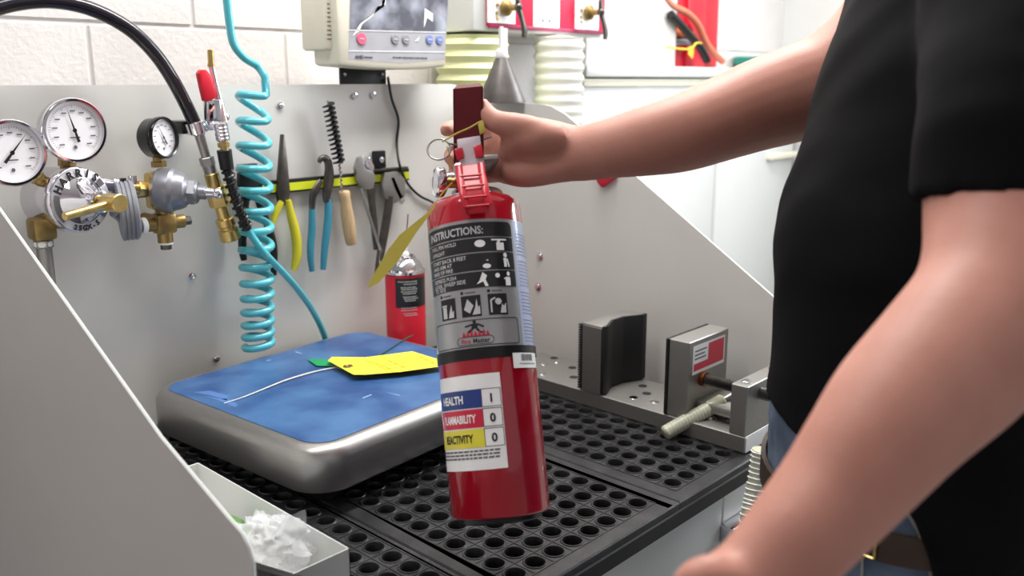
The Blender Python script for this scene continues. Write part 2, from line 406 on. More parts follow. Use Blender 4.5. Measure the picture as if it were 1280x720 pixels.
for a, b, n, p, f, lab in mspec:
    o = mat_mesh(a, b, YF, YP - 0.004, n, 22, p, 0.036, f, 0.686).build('rubber_mat', 'rubber'); tag(o, lab, 'rubber mat', 'perforated rubber mats on the bench')
mb = MB(); mb.box((XL + 0.008, YF - 0.002, 0.862), (XRP - 0.002, YF + 0.004, 0.888), 0.002, 1); mb.build('front_edge_strip', 'rubber2', bench)
# ------------------------------------------------------------------ bench scale with blue film
SX0, SX1, SY0, SY1, SB, STP = 0.628, 1.115, 0.985, 1.435, 0.936, 1.004
def ring_loft(mb_, rings, cap_top=True, cap_bot=True):
    vs = []; fs = []; n = len(rings[0])
    for r in rings: vs += r
    for i in range(len(rings) - 1):
        for k in range(n): k2 = (k + 1) % n; fs.append((i * n + k, i * n + k2, (i + 1) * n + k2, (i + 1) * n + k))
    if cap_bot: fs.append(tuple(range(n - 1, -1, -1)))
    if cap_top: fs.append(tuple(range((len(rings) - 1) * n, len(rings) * n)))
    mb_.raw(vs, fs)
def rr3(x0, y0, x1, y1, r, z, n=8): return [(a, b, z) for a, b in rrect(x0, y0, x1, y1, max(r, 0.002), n)]
scale = thing('bench_scale', 'low stainless bench scale with blue film on its platter', 'scale', (0.87, 1.21, ZT))
mb = MB(); rings = []
def sc(ins, z): return rr3(SX0 + ins, SY0 + ins, SX1 - ins, SY1 - ins, 0.062 - ins, z)
rings.append(sc(0.003, SB)); rings.append(sc(0.0, SB + 0.004)); rings.append(sc(0.0, STP - 0.02))
for k in range(1, 7): a = R_(90 * k / 6); rings.append(sc(0.02 - 0.02 * math.cos(a), STP - 0.02 + 0.02 * math.sin(a)))
rings.append(sc(0.024, STP)); rings.append(sc(0.026, STP - 0.001)); rings.append(sc(0.03, STP - 0.001))
ring_loft(mb, rings, True, False); platter = mb.build('platter', 'ss', scale, sharp=50)
mb = MB(); ring_loft(mb, [sc(0.023, STP - 0.0005), sc(0.0225, STP + 0.0006), sc(0.026, STP + 0.001)]); film = mb.build('blue_film', 'bluefilm', scale)
mb = MB(); mb.box((SX0 + 0.03, SY0 + 0.03, ZT + 0.012), (SX1 - 0.03, SY1 - 0.03, SB + 0.03), 0.01); mb.build('base', 'black', scale)
mb = MB(); mb.box((SX0 + 0.035, SY0 + 0.035, ZT + 0.0125), (SX0 + 0.05, SY1 - 0.05, SB - 0.004), 0.003); mb.build('base_rail', 'dsteel', scale)
for x in (SX0 + 0.07, SX1 - 0.07):
    for y in (SY0 + 0.07, SY1 - 0.07):
        mb = MB(); mb.cyl((x, y, ZT + 0.0012), (x, y, ZT + 0.02), 0.018, 0.013); mb.build('foot', 'rubber2', scale)
mb = MB(); ZS = STP + 0.0013
for P in ([(243, 486), (262, 484), (284, 491), (280, 497), (262, 490)], [(258, 492), (286, 496), (292, 503), (288, 506), (270, 497)]):
    mb = MB(); mb.poly([onZ(x, y, ZS) for x, y in P]); mb.build('film_scuff', 'bluescuff', film)
mb = MB()
for P in ([(378, 437), (386, 440), (386, 441), (379, 439)], [(446, 498), (458, 494), (459, 495), (447, 499)], [(478, 492), (494, 496), (493, 497), (480, 493)], [(340, 448), (346, 447), (346, 448), (341, 449)]):
    mb = MB(); mb.poly([onZ(x, y, ZS) for x, y in P]); mb.build('film_scratch', 'scuff', film)
mb = MB(); mb.sweep([onZ(x, y, ZS + 0.002) for x, y in ((280, 504), (305, 496), (335, 484), (358, 475), (388, 466), (410, 461), (430, 458))], [0.0005, 0.0008, 0.0011, 0.0013, 0.0014, 0.0012, 0.0012], 6, sub=4)
tag(mb.build('string', 'string'), 'thin white string lying across the blue film to the yellow tag', 'string')
mb = MB(); mb.sweep([onZ(x, y, ZS + 0.002) for x, y in ((470, 447), (486, 437), (500, 428), (508, 423), (516, 419))], 0.0012, 6, sub=4)
tag(mb.build('string', 'greenstring'), 'short dark green string lying behind the yellow tag on the scale', 'string')
mb = MB(); mb.prism([onZ(x, y, ZS + 0.002) for x, y in ((384, 449), (398, 449), (414, 450), (418, 458), (396, 457.5))], (0, 0, 0.0006))
tag(mb.build('tape_strip', 'green'), 'small green strip sticking out beneath the yellow tag', 'tape')
ZG = ZS + 0.010
tagc = onZ(470, 455, ZS)
ytag = thing('inspection_tag', 'bright yellow card tag with an eyelet lying flat on the scale', 'tag', tagc)
mb = MB()
P = [(410, 451), (415, 446.5), (457, 447), (515, 439.5), (550, 450), (562, 456), (548, 458.5), (501, 465), (457, 468.5), (442, 468.5)]
mb.prism([onZ(x, y, ZG) for x, y in P], (0, 0, 0.0005)); card = mb.build('card', 'yellow', ytag)
mb = MB(); c = onZ(435, 458.5, ZG); mb.lathe([(0, 0.0014), (0.003, 0.0014), (0.0045, 0.0024), (0.008, 0.0022), (0.009, 0.0008)], c, UZ, 20); mb.build('eyelet', 'brassdull', ytag)
mb = MB()
for a, b in (((456, 450), (491, 465)), ((460, 449.5), (496, 464.5)), ((478, 447), (512, 462)), ((470, 454), (530, 446)), ((476, 457), (538, 449)), ((484, 461), (544, 453)), ((520, 443), (544, 455))):
    p, q = onZ(*a, ZG + 0.0012), onZ(*b, ZG + 0.0012); n = (q - p).cross(UZ).normalized() * 0.0007; mb.poly([p - n, q - n, q + n, p + n])
mb.build('printed_lines', mat('olive_ink', (150, 142, 44), 0.6), card)

scale.rotation_euler.z = R_(4.5)
# ------------------------------------------------------------------ vise
VX0, VX1, VZ = 1.268, 1.402, 0.930
vise = thing('bench_vise', 'machined aluminium bench vise with a black lined jaw and red label', 'vise', (1.335, 0.93, ZT))
mb = MB(); mb.box((VX0, 0.659, ZT + 0.0012), (VX1, 1.22, VZ), 0.0015, 1); base = mb.build('base_plate', 'steel', vise)
for i, (x, y) in enumerate([(1.30, 0.905), (1.335, 0.90), (1.365, 0.93), (1.31, 0.865), (1.345, 0.855), (1.325, 0.835), (1.29, 1.12), (1.36, 1.10), (1.30, 1.18), (1.34, 1.16), (1.385, 1.17), (1.315, 1.06), (1.37, 1.15)]):
    mb = MB(); mb.lathe([(0.0, 0.0004), (0.0065, 0.0004), (0.008, 0.0008), (0.0085, 0.0002)], (x, y, VZ), UZ, 16); mb.build('bolt_hole' if i % 3 else 'counterbored_bolt', 'ink' if i % 3 else 'chrome', base)
for x, y in ((1.305, 0.745), (1.325, 0.72)):
    mb = MB(); mb.lathe([(0, 0.004), (0.005, 0.004), (0.0055, 0.003), (0.009, 0.001), (0.009, 0)], (x, y, VZ), UZ, 16); mb.build('counterbored_bolt', 'chrome', base)
mb = MB(); mb.box((VX0 + 0.002, 0.6575, ZT + 0.003), (VX1 - 0.002, 0.659, VZ - 0.003)); mb.build('end_label', 'labelwhite', base)
# fixed jaw with V shaped black lining
def jaw_block(y0, y1, zt, notch): 
    if notch:   # near face is y0 side (towards the screw)
        return [(VX0, y1), (VX0, y0), (VX0 + 0.012, y0), (VX0 + 0.05, y0 + 0.018), (VX0 + 0.085, y0 + 0.018), (VX1 - 0.012, y0), (VX1, y0), (VX1, y1)]
    return [(VX0, y1), (VX0, y0), (VX1, y0), (VX1, y1)]
J0, J1, JT = 0.957, 1.004, 1.062
mb = MB(); mb.prism([(x, y, VZ) for x, y in jaw_block(J0, J1, JT, True)], (0, 0, JT - VZ), 0.001); fj = mb.build('fixed_jaw', 'steel', vise)
mb = MB(); lp = [(VX0 - 0.0005, J0), (VX0 + 0.012, J0), (VX0 + 0.05, J0 + 0.018), (VX0 + 0.085, J0 + 0.018), (VX1 - 0.012, J0), (VX1 + 0.001, J0)]
op = [(x, y - 0.006) for x, y in reversed(lp)]
mb.prism([(x, y, VZ + 0.002) for x, y in lp + op], (0, 0, JT - VZ - 0.001), 0.001); mb.build('jaw_lining', 'rubber2', fj)
mb = MB(); mb.box((VX0 - 0.002, J0, VZ + 0.002), (VX0, J1 - 0.004, JT - 0.004)); mb.build('side_plate', mat('grey_jaw_steel', (104, 101, 98), 0.5, 0.35, var=0.12, scale=30, stretch=(4, 4, 30)), fj)
teeth = MB()
for k in range(26): z = VZ + 0.004 + k * 0.0049; teeth.box((VX0 - 0.003, J1 - 0.002, z), (VX1, J1 + 0.006, z + 0.0026))
teeth.build('serration', 'rubber2', fj)
# moving jaw
Q0, Q1, QT = 0.772, 0.812, 1.069
mb = MB(); mb.box((VX0, Q0, VZ + 0.001), (VX1 - 0.004, Q1, QT), 0.0015, 1); mj = mb.build('moving_jaw', 'steel', vise)
mb = MB(); mb.box((VX0 - 0.002, Q1, VZ + 0.001), (VX1 - 0.004, Q1 + 0.006, QT), 0.001, 1); mb.build('jaw_lining', 'rubber2', mj)
fj2 = lambda x, z: Vector((VX0 + x, Q0 - 0.0004, VZ + z))
mb = MB(); put_rect(mb, 0.012, 0.078, 0.118, 0.130, fj2); lb = mb.build('label', 'labelwhite', mj)
fj3 = lambda x, z: Vector((VX0 + x, Q0 - 0.0008, VZ + z))
mb = MB(); put_rect(mb, 0.016, 0.084, 0.114, 0.097, fj3); put_rect(mb, 0.062, 0.097, 0.114, 0.126, fj3); mb.build('label_field', 'labelred', lb)
mb = MB()
for k, (a, b) in enumerate(((0.018, 0.054), (0.018, 0.05), (0.018, 0.056))): put_rect(mb, a, 0.104 + k * 0.007, b, 0.1065 + k * 0.007, fj3)
mb.build('label_print', 'inkgrey', lb)
# end block, screw and handle
mb = MB(); mb.box((VX0, 0.660, VZ), (VX1, 0.690, 1.017), 0.0015, 1); eb = mb.build('end_block', 'steel', vise)
for x in (VX0 + 0.022, VX1 - 0.02):
    mb = MB(); mb.lathe([(0, 0.004), (0.005, 0.004), (0.0055, 0.0025), (0.0085, 0.0015), (0.0085, 0)], (x, 0.675, 1.017), UZ, 14); mb.build('bolt', 'chrome', eb)
sxc, szc = VX0 + 0.045, 0.995
prof = []
for k in range(49): y = k * 0.0034; prof += [(0.0085, y), (0.0105, y + 0.0017)]
mb = MB(); mb.lathe(prof, (sxc, 0.600, szc), UY, 20); mb.lathe([(0.0085, 0), (0.0085, 0.09)], (sxc, 0.685, szc), UY, 20); mb.build('screw', 'dsteel', vise)
mb = MB(); mb.cyl((sxc, 0.763, szc), (sxc, 0.773, szc), 0.013, seg=20); mb.build('screw_collar', mat('copper', (150, 90, 60), 0.4, 1.0), vise)
mb = MB(); mb.cyl((sxc, 0.590, szc), (sxc, 0.625, szc), 0.016, seg=20, bev=0.002); mb.build('screw_head', 'dsteel', vise)
h0 = dep(829, 541, onZ(829, 541, 0.935).length and 1.28); 
pA = onX(830, 542, 1.235); pB = onX(905, 500, 1.33)
dv = (pB - pA); 
mb = MB(); mb.cyl(pA, pB, 0.0125, seg=20, bev=0.003); hd = mb.build('loose_handle', 'tubeclear', vise)
hx = []
t = dv.normalized(); s = t.cross(UZ).normalized(); u_ = s.cross(t)
for k in range(170): a = k * 0.55; hx.append(pA + dv * (0.05 + 0.75 * k / 170) + s * (0.0127 * math.cos(a)) + u_ * (0.0127 * math.sin(a)))
mb = MB(); mb.sweep(hx, 0.0006, 4); mb.build('handle_wrap', 'labelwhite', hd)
mb = MB(); mb.cyl(pA + dv * 0.5, pB + dv * 0.18, 0.006, seg=12); mb.build('handle_rod', 'steel', hd)
mb = MB(); mb.box((VX0 + 0.03, 0.688, VZ + 0.012), (VX1 - 0.02, 0.775, VZ + 0.028), 0.003); mb.build('guide_bar', 'steel', vise)

# ------------------------------------------------------------------ spray can
cc = Vector((1.186, 1.412, ZT + 0.0012))
can = thing('spray_can', 'red and black aerosol can with a silver dome behind the extinguisher', 'spray can', cc)
CRD = 0.0415; kc_ = CRD / 0.033
czt = onY(509, 347, 1.375).z - ZT
mb = MB(); mb.lathe([(0, 0), (CRD - 0.003, 0), (CRD, 0.004), (CRD, czt), (CRD - 0.001, czt + 0.002)], cc, UZ, 36); body = mb.build('body', 'redplastic', can)
prof = [(0.032, 0), (0.0345, 0.002), (0.034, 0.006), (0.030, 0.008), (0.029, 0.011), (0.0255, 0.019), (0.019, 0.0245), (0.0185, 0.028), (0.0165, 0.0295), (0.0145, 0.027), (0.0075, 0.028), (0.006, 0.032), (0, 0.032)]
mb = MB(); mb.lathe([(r * kc_, czt + h * kc_) for r, h in prof], cc, UZ, 36); mb.build('dome', 'chrome', can)
mb = MB(); mb.lathe([(r * kc_, h * kc_) for r, h in ((0.0072, 0), (0.0072, 0.005), (0.0052, 0.007), (0.0056, 0.016), (0.004, 0.0175), (0, 0.0175))], cc + UZ * (czt + 0.029 * kc_), UZ, 16); mb.build('nozzle', 'labelwhite', can)
nz_ = cc + UZ * (czt + 0.042 * kc_)
mb = MB(); mb.sweep([nz_, nz_ + CR * 0.006 + UZ * 0.03, nz_ + CR * 0.010 + UZ * 0.07], 0.0011, 6); mb.build('straw', 'redlever', can)
camdir = -CF
base_a = math.atan2(camdir.y, camdir.x)
def can_fn(off): return lambda x, y: cc + Vector((math.cos(base_a + x / CRD) * (CRD + off), math.sin(base_a + x / CRD) * (CRD + off), y))
mb = MB(); put_rect(mb, -0.016, czt - 0.066, 0.060, czt - 0.004, can_fn(0.0004), 18); pl = mb.build('label_panel', 'labelblack', body)
mb = MB()
for k, (z, a, b) in enumerate(((-0.012, -0.010, 0.03), (-0.017, 0.002, 0.03), (-0.024, -0.004, 0.028), (-0.028, -0.003, 0.032), (-0.033, -0.004, 0.03), (-0.037, 0, 0.028), (-0.044, 0, 0.03), (-0.048, 0.002, 0.032), (-0.052, 0.004, 0.026))):
    x = a
    while x < b:
        wd = random.uniform(0.002, 0.005); put_rect(mb, x, czt + z, min(b, x + wd), czt + z + 0.0022, can_fn(0.0008), 3); x += wd + 0.0012
for z, a, b in ((-0.067, -0.004, 0.028), (-0.072, -0.004, 0.03), (-0.079, 0, 0.028), (-0.083, 0.003, 0.03)):
    x = a
    while x < b:
        wd = random.uniform(0.002, 0.005); put_rect(mb, x, czt + z, min(b, x + wd), czt + z + 0.0018, can_fn(0.0008), 3); x += wd + 0.001
mb.build('label_print', 'labelsilver', pl)

# ------------------------------------------------------------------ parts tray, bag and bar
TZ = 0.96; TX1 = onZ(437, 685, TZ).x; TY0 = onZ(437, 685, TZ).y; TX0 = XL + 0.02; TY1 = TY0 + 0.36
tray = thing('parts_tray', 'narrow white metal parts tray standing on the mat beside the left panel', 'tray', ((TX0 + TX1) / 2, (TY0 + TY1) / 2, ZT))
th = 0.002
mb = MB(); mb.box((TX0, TY0, ZT + 0.0015), (TX1, TY1, ZT + 0.004)); mb.build('tray_floor', 'panel', tray)
for (lo, hi) in (((TX1 - th, TY0, ZT + 0.0015), (TX1, TY1, TZ)), ((TX0, TY0, ZT + 0.0015), (TX0 + th, TY1, TZ - 0.02)), ((TX0, TY0, ZT + 0.0015), (TX1, TY0 + th, TZ)), ((TX0, TY1 - th, ZT + 0.0015), (TX1, TY1, TZ))):
    mb = MB(); mb.box(lo, hi, 0.0006, 1); mb.build('tray_wall', 'white', tray)
b0, b1 = onZ(300, 701, TZ + 0.012), onZ(420, 738, TZ + 0.012)
mb = MB(); ax = (b1 - b0).normalized(); sd = ax.cross(UZ)
mb.prism([b0 + UZ * 0.006, b1 + UZ * 0.006, b1 - UZ * 0.03 , b0 - UZ * 0.03], -sd * -0.012 if sd.dot(CF) < 0 else -sd * 0.012, 0.003)
tag(mb.build('rubber_bar', 'black'), 'dark rubber bar lying across the near edge of the parts tray', 'bar')
# crumpled clear bag
def crumple(center, rx, ry, rz, seed, amp, seg=28):
    b = MB(); b.sphere((0, 0, 0), 1, seg)
    for v_ in b.bm.verts:
        n = v_.co.normalized(); q = n * 1.6 + Vector((seed, seed * 2, 0))
        f = 1 + amp * (abs(noise.noise(q * 1.3)) * 1.6 - 0.4) + amp * 0.7 * (abs(noise.noise(q * 3.1)) - 0.2) + amp * 0.10 * (abs(noise.noise(q * 6.0)) - 0.2)
        v_.co = Vector(center) + Vector((n.x * rx, n.y * ry, n.z * rz)) * f
    return b
bc = onZ(352, 690, 0.945)
bag = crumple(bc + Vector((0.0, 0.03, 0.0)), 0.040, 0.055, 0.028, 3.1, 0.42, 72)
fl = onZ(378, 676, 0.965)
fn_ = 10; vs = []; fs = []
for i in range(fn_ + 1):
    for j in range(fn_ + 1):
        a, b = i / fn_, j / fn_; hgt = (0.058 if a > 0.5 else 0.03 + 0.056 * a) * b
        wv = 0.008 * math.sin(5 * a + 2 * b) + 0.006 * noise.noise(Vector((a * 4, b * 4, 1)))
        vs.append(fl - CR * 0.052 + CR * 0.060 * (a * (1 - 0.35 * b) + 0.35 * b * 0.85) + UZ * (hgt - 0.02) + CF * wv)
for i in range(fn_):
    for j in range(fn_): k = i * (fn_ + 1) + j; fs.append((k, k + 1, k + fn_ + 2, k + fn_ + 1))
bag.raw(vs, fs)
tag(bag.build('plastic_bag', 'clear', sharp=70), 'crumpled clear plastic bag sticking up out of the parts tray', 'plastic bag')
gc = onZ(300, 662, 0.93)
mb = crumple(gc + Vector((-0.005, 0.02, -0.005)), 0.026, 0.03, 0.012, 8.4, 0.4, 16)
tag(mb.build('green_rag', mat('green_wrapper', (92, 140, 72), 0.4, var=0.3, scale=60)), 'small crumpled green wrapper in the tray beside the bag', 'wrapper')

# ------------------------------------------------------------------ fire extinguisher
EB, ETp = dep(626, 642, 1.09), dep(591, 252, 1.15)
EZ = (ETp - EB).normalized(); LE = (ETp - EB).length
EY = CD - EZ * CD.dot(EZ); EY.normalize(); EX = EY.cross(EZ)
EM = Matrix(((EX.x, EY.x, EZ.x, EB.x), (EX.y, EY.y, EZ.y, EB.y), (EX.z, EY.z, EZ.z, EB.z), (0, 0, 0, 1)))
ER = 0.0605
ext = thing('fire_extinguisher', 'red fire extinguisher with silver instruction label held up by a hand', 'fire extinguisher', EB)
def EL(px, py, yl=0.0): return Vector(((px - (591 + (py - 252) * 35 / 390)) * 0.00103, yl, LE + (252 - py) * 0.00103))
mb = MB(EM); o3 = (0, 0, 0)
mb.lathe([(0, 0.012), (ER - 0.012, 0.012), (ER - 0.008, 0.0), (ER - 0.003, 0.0), (ER, 0.003), (ER, LE - 0.016), (ER - 0.0015, LE - 0.009), (ER - 0.0055, LE - 0.0035), (ER - 0.012, LE - 0.0005), (ER - 0.022, LE + 0.0015), (0.02, LE + 0.006), (0.0, LE + 0.006)], o3, UZ, 72)
tank = mb.build('tank', 'red', ext, sharp=50)
mb = MB(EM); mb.lathe([(0, 0.011), (ER - 0.013, 0.011), (ER - 0.010, -0.006), (ER - 0.014, -0.008), (0, -0.006)], o3, UZ, 48); mb.build('base_ring', 'black', tank)
def ef(off):
    return lambda x, z: Vector(((ER + off) * math.sin(x / ER), -(ER + off) * math.cos(x / ER), z))
mb = MB(EM); put_rect(mb, -0.115, 0.198, 0.0535, 0.354, ef(0.0003), 48); lab = mb.build('instruction_label', 'silverlabel', ext)
mb = MB(EM); put_rect(mb, 0.0535, 0.198, 0.15, 0.354, ef(0.0003), 30); lab2 = mb.build('approval_label', 'paleblue', ext)
mb = MB(EM); f = ef(0.0007)
x0, x1 = -0.077, 0.050
for a, b in ((0.332, 0.350), (0.3135, 0.3305), (0.291, 0.3120), (0.270, 0.2895)):
    c = 0.006 if a == 0.332 else 0.0
    put_rect(mb, x0, a, x1, b - c, f, 30)
    if c: put_rect(mb, x0 + c, b - c, x1 - c, b, f, 28)
    if c:
        for xx, sg in ((x0 + c, 180), (x1 - c, 90)):
            put_poly(mb, [(xx, b - c)] + [(xx + c * math.cos(R_(sg - 90 * k / 5)), b - c + c * math.sin(R_(sg - 90 * k / 5))) for k in range(6)], f)
mb.build('text_panel', 'labelblack', lab)
mb = MB(EM); f = ef(0.0011)
put_text(mb, 'INSTRUCTIONS:', 0.0135, f, -0.0670, 0.3358, bold=0.0003, xs=0.80)
for (s, z) in (('PULL PIN HOLD', 0.3238), ('UPRIGHT', 0.3158), ('START BACK 8 FEET', 0.3052), ('AND AIM AT', 0.2988), ('BASE OF FIRE', 0.2924), ('DEPRESS PUSH', 0.2828), ('LEVER, SWEEP SIDE', 0.2764), ('TO SIDE', 0.2712)):
    put_text(mb, s, 0.0066, f, -0.0650, z, bold=0.0001, xs=0.90)
mb.build('lettering', 'labelsilver', lab)
mb = MB(EM)
# little pictograms at the right of each row
put_poly(mb, ell(0.006, 0.3235, 0.0065, 0.0045), f); put_rect(mb, 0.026, 0.3145, 0.036, 0.324, f, 3); put_rect(mb, 0.020, 0.3265, 0.040, 0.3285, f, 3); put_line(mb, 0.028, 0.324, 0.031, 0.3275, 0.003, f)
put_rect(mb, 0.034, 0.294, 0.038, 0.305, f); put_poly(mb, ell(0.0365, 0.3085, 0.0025, 0.003, 12), f); put_line(mb, 0.012, 0.3025, 0.036, 0.3035, 0.0012, f); put_line(mb, 0.039, 0.304, 0.041, 0.294, 0.002, f); put_poly(mb, ell(0.012, 0.2955, 0.005, 0.003, 12), f)
put_poly(mb, [(-0.002, 0.274), (0.002, 0.279), (0.006, 0.2885), (0.011, 0.284), (0.009, 0.279), (0.012, 0.271), (0.008, 0.271), (0.006, 0.277)], f); put_line(mb, 0.004, 0.2815, 0.034, 0.2795, 0.0014, f); put_poly(mb, ell(0.024, 0.2835, 0.003, 0.003, 12), f); put_rect(mb, 0.034, 0.271, 0.041, 0.2815, f); put_poly(mb, ell(0.0385, 0.2855, 0.0022, 0.0028, 12), f)
mb.build('pictogram', 'labelwhite', lab)
mb = MB(EM); f = ef(0.0007)
for cx in (-0.043, -0.011, 0.0215): put_rect(mb, cx - 0.012, 0.236, cx + 0.012, 0.2615, f, 10)
for cx in (-0.043, -0.011, 0.0215):
    put_rect(mb, cx - 0.012, 0.2635, cx - 0.0085, 0.267, f)
    for k in range(5): put_rect(mb, cx - 0.006 + k * 0.0026, 0.2643, cx - 0.0042 + k * 0.0026, 0.2658, f)
# frame of the logo box
bx0, bx1, bz0, bz1 = -0.074, 0.047, 0.2005, 0.2325
O = rrect(bx0, bz0, bx1, bz1, 0.004, 6); I = rrect(bx0 + 0.001, bz0 + 0.001, bx1 - 0.001, bz1 - 0.001, 0.0032, 6)
def dens(P):
    Q = []
    for i in range(len(P)):
        a, b = P[i], P[(i + 1) % len(P)]; n = max(1, int(math.hypot(b[0] - a[0], b[1] - a[1]) / 0.004))
        for k in range(n): Q.append((a[0] + (b[0] - a[0]) * k / n, a[1] + (b[1] - a[1]) * k / n))
    return Q
def frame(mb_, O, I, f):
    n = len(O)
    for k in range(n):
        k2 = (k + 1) % n; m_ = max(1, int(math.hypot(O[k2][0] - O[k][0], O[k2][1] - O[k][1]) / 0.004))
        for j in range(m_):
            t0, t1 = j / m_, (j + 1) / m_; lp = lambda A, B, t: (A[0] + (B[0] - A[0]) * t, A[1] + (B[1] - A[1]) * t)
            put_poly(mb_, [lp(O[k], O[k2], t0), lp(O[k], O[k2], t1), lp(I[k], I[k2], t1), lp(I[k], I[k2], t0)], f)
frame(mb, O, I, f)
O = rrect(-0.033, 0.2025, 0.013, 0.2125, 0.005, 6); I = rrect(-0.0323, 0.2032, 0.0123, 0.2118, 0.0043, 6); frame(mb, O, I, f)
# small running figure silhouette of the logo
put_poly(mb, ell(-0.009, 0.2295, 0.0022, 0.0022, 10), f); put_poly(mb, [(-0.013, 0.2215), (-0.006, 0.2215), (-0.0045, 0.2275), (-0.012, 0.2275)], f)
put_line(mb, -0.012, 0.2265, -0.021, 0.2245, 0.0022, f); put_line(mb, -0.005, 0.2265, 0.002, 0.223, 0.0022, f); put_line(mb, -0.011, 0.222, -0.017, 0.2175, 0.0026, f); put_line(mb, -0.007, 0.222, -0.003, 0.217, 0.0026, f); put_line(mb, -0.003, 0.217, 0.003, 0.2165, 0.002, f)
put_text(mb, 'Master', 0.0078, f, -0.0125, 0.2045, bold=0.00015, xs=0.92)
mb.build('label_print', 'ink', lab)
mb = MB(EM); f = ef(0.0011)
put_text(mb, 'Fire', 0.0078, f, -0.0272, 0.2045, bold=0.0001)
for k in range(7):
    cx = -0.023 + k * 0.0048; put_poly(mb, [(cx - 0.0022, 0.2125), (cx + 0.0022, 0.2125), (cx + 0.0016, 0.215), (cx + 0.0004, 0.2185 + 0.0012 * (k % 3)), (cx - 0.0012, 0.2158)], f)
mb.build('logo_print', 'redink', lab)
mb = MB(EM)
cx = -0.043; put_rect(mb, cx - 0.008, 0.238, cx - 0.0015, 0.252, f, 2); put_rect(mb, cx - 0.0095, 0.2525, cx - 0.001, 0.2545, f, 2); put_poly(mb, [(cx + 0.001, 0.238), (cx + 0.009, 0.238), (cx + 0.0095, 0.247), (cx + 0.007, 0.244), (cx + 0.006, 0.254), (cx + 0.003, 0.245)], f)
cx = -0.011; put_poly(mb, [(cx - 0.009, 0.245), (cx - 0.002, 0.240), (cx + 0.003, 0.249), (cx - 0.004, 0.2575)], f); put_poly(mb, [(cx + 0.001, 0.238), (cx + 0.0105, 0.2385), (cx + 0.0105, 0.249), (cx + 0.0085, 0.246), (cx + 0.007, 0.257), (cx + 0.005, 0.247)], f)
cx = 0.0215; put_poly(mb, ell(cx + 0.0005, 0.252, 0.004, 0.004, 14), f); put_line(mb, cx - 0.0085, 0.239, cx - 0.0085, 0.254, 0.002, f); put_line(mb, cx - 0.0085, 0.254, cx - 0.003, 0.2565, 0.002, f); put_poly(mb, [(cx + 0.002, 0.238), (cx + 0.0095, 0.238), (cx + 0.010, 0.25), (cx + 0.007, 0.246), (cx + 0.005, 0.249)], f)
mb.build('pictogram', 'labelsilver', lab)
mb = MB(EM); f = ef(0.0007)
for k in range(34):
    z = 0.345 - k * 0.0043
    if k in (0, 1, 9, 18, 26): continue
    x = 0.058
    while x < 0.088:
        wd = random.uniform(0.002, 0.006); put_rect(mb, x, z, x + wd, z + 0.0011, f, 2); x += wd + 0.0012
mb.build('small_print', mat('blue_grey_ink', (118, 122, 152), 0.5), lab2)
mb = MB(EM); mb.lathe([(ER, 0.185), (ER + 0.0016, 0.1855), (ER + 0.0016, 0.1985), (ER, 0.199)], o3, UZ, 72); mb.build('rubber_band', 'black', ext)
mb = MB(EM); put_poly(mb, [], f) if False else None
fb = ef(0.0019); put_rect(mb, 0.0335, 0.171, 0.078, 0.189, fb, 14); st = mb.build('barcode_sticker', 'labelwhite', ext)
mb = MB(EM); x = 0.046; fb = ef(0.0022)
while x < 0.066: wd = random.choice((0.0006, 0.001, 0.0015)); put_rect(mb, x, 0.1795, x + wd, 0.1875, fb); x += wd + 0.0008
put_rect(mb, 0.042, 0.1755, 0.072, 0.1765, fb, 8); mb.build('barcode', 'inkgrey', st)
# hazard label
mb = MB(EM); f = ef(0.0004); put_rect(mb, -0.0875, 0.0565, 0.0155, 0.1675, f, 30, 1); hz = mb.build('hazard_label', 'labelwhite', ext)
f = ef(0.0008); f2 = ef(0.0012)
for zz0, zz1, m_, s, tm, n_ in ((0.1285, 0.150, 'labelblue', 'HEALTH', 'labelwhite', '1'), (0.1055, 0.127, 'labelred', 'FLAMMABILITY', 'labelwhite', '0'), (0.0825, 0.104, 'labelyellow', 'REACTIVITY', 'ink', '0')):
    mb = MB(EM); put_rect(mb, -0.0865, zz0, -0.0085, zz1, f, 24); fd = mb.build('colour_field', m_, hz)
    mb = MB(EM); put_text(mb, s, 0.0130, f2, -0.0690, zz0 + 0.0062, bold=0.0004, xs={'HEALTH': 0.78, 'FLAMMABILITY': 0.60, 'REACTIVITY': 0.66}[s]); mb.build('lettering', tm, hz)
    mb = MB(EM); put_text(mb, n_, 0.014, f2, 0.003, zz0 + 0.0055, align='CENTER', bold=0.0004)
    frame(mb, [(-0.0085, zz0), (0.0145, zz0), (0.0145, zz1), (-0.0085, zz1)], [(-0.0078, zz0 + 0.0007), (0.0138, zz0 + 0.0007), (0.0138, zz1 - 0.0007), (-0.0078, zz1 - 0.0007)], f)
    mb.build('rating_number', 'ink', hz)
mb = MB(EM)
for z in (0.0775, 0.0735, 0.0695):
    x = -0.082
    while x < 0.008: wd = random.uniform(0.003, 0.008); put_rect(mb, x, z, x + wd, z + 0.002, f, 2); x += wd + 0.0012
mb.build('small_print', 'inkgrey', hz)
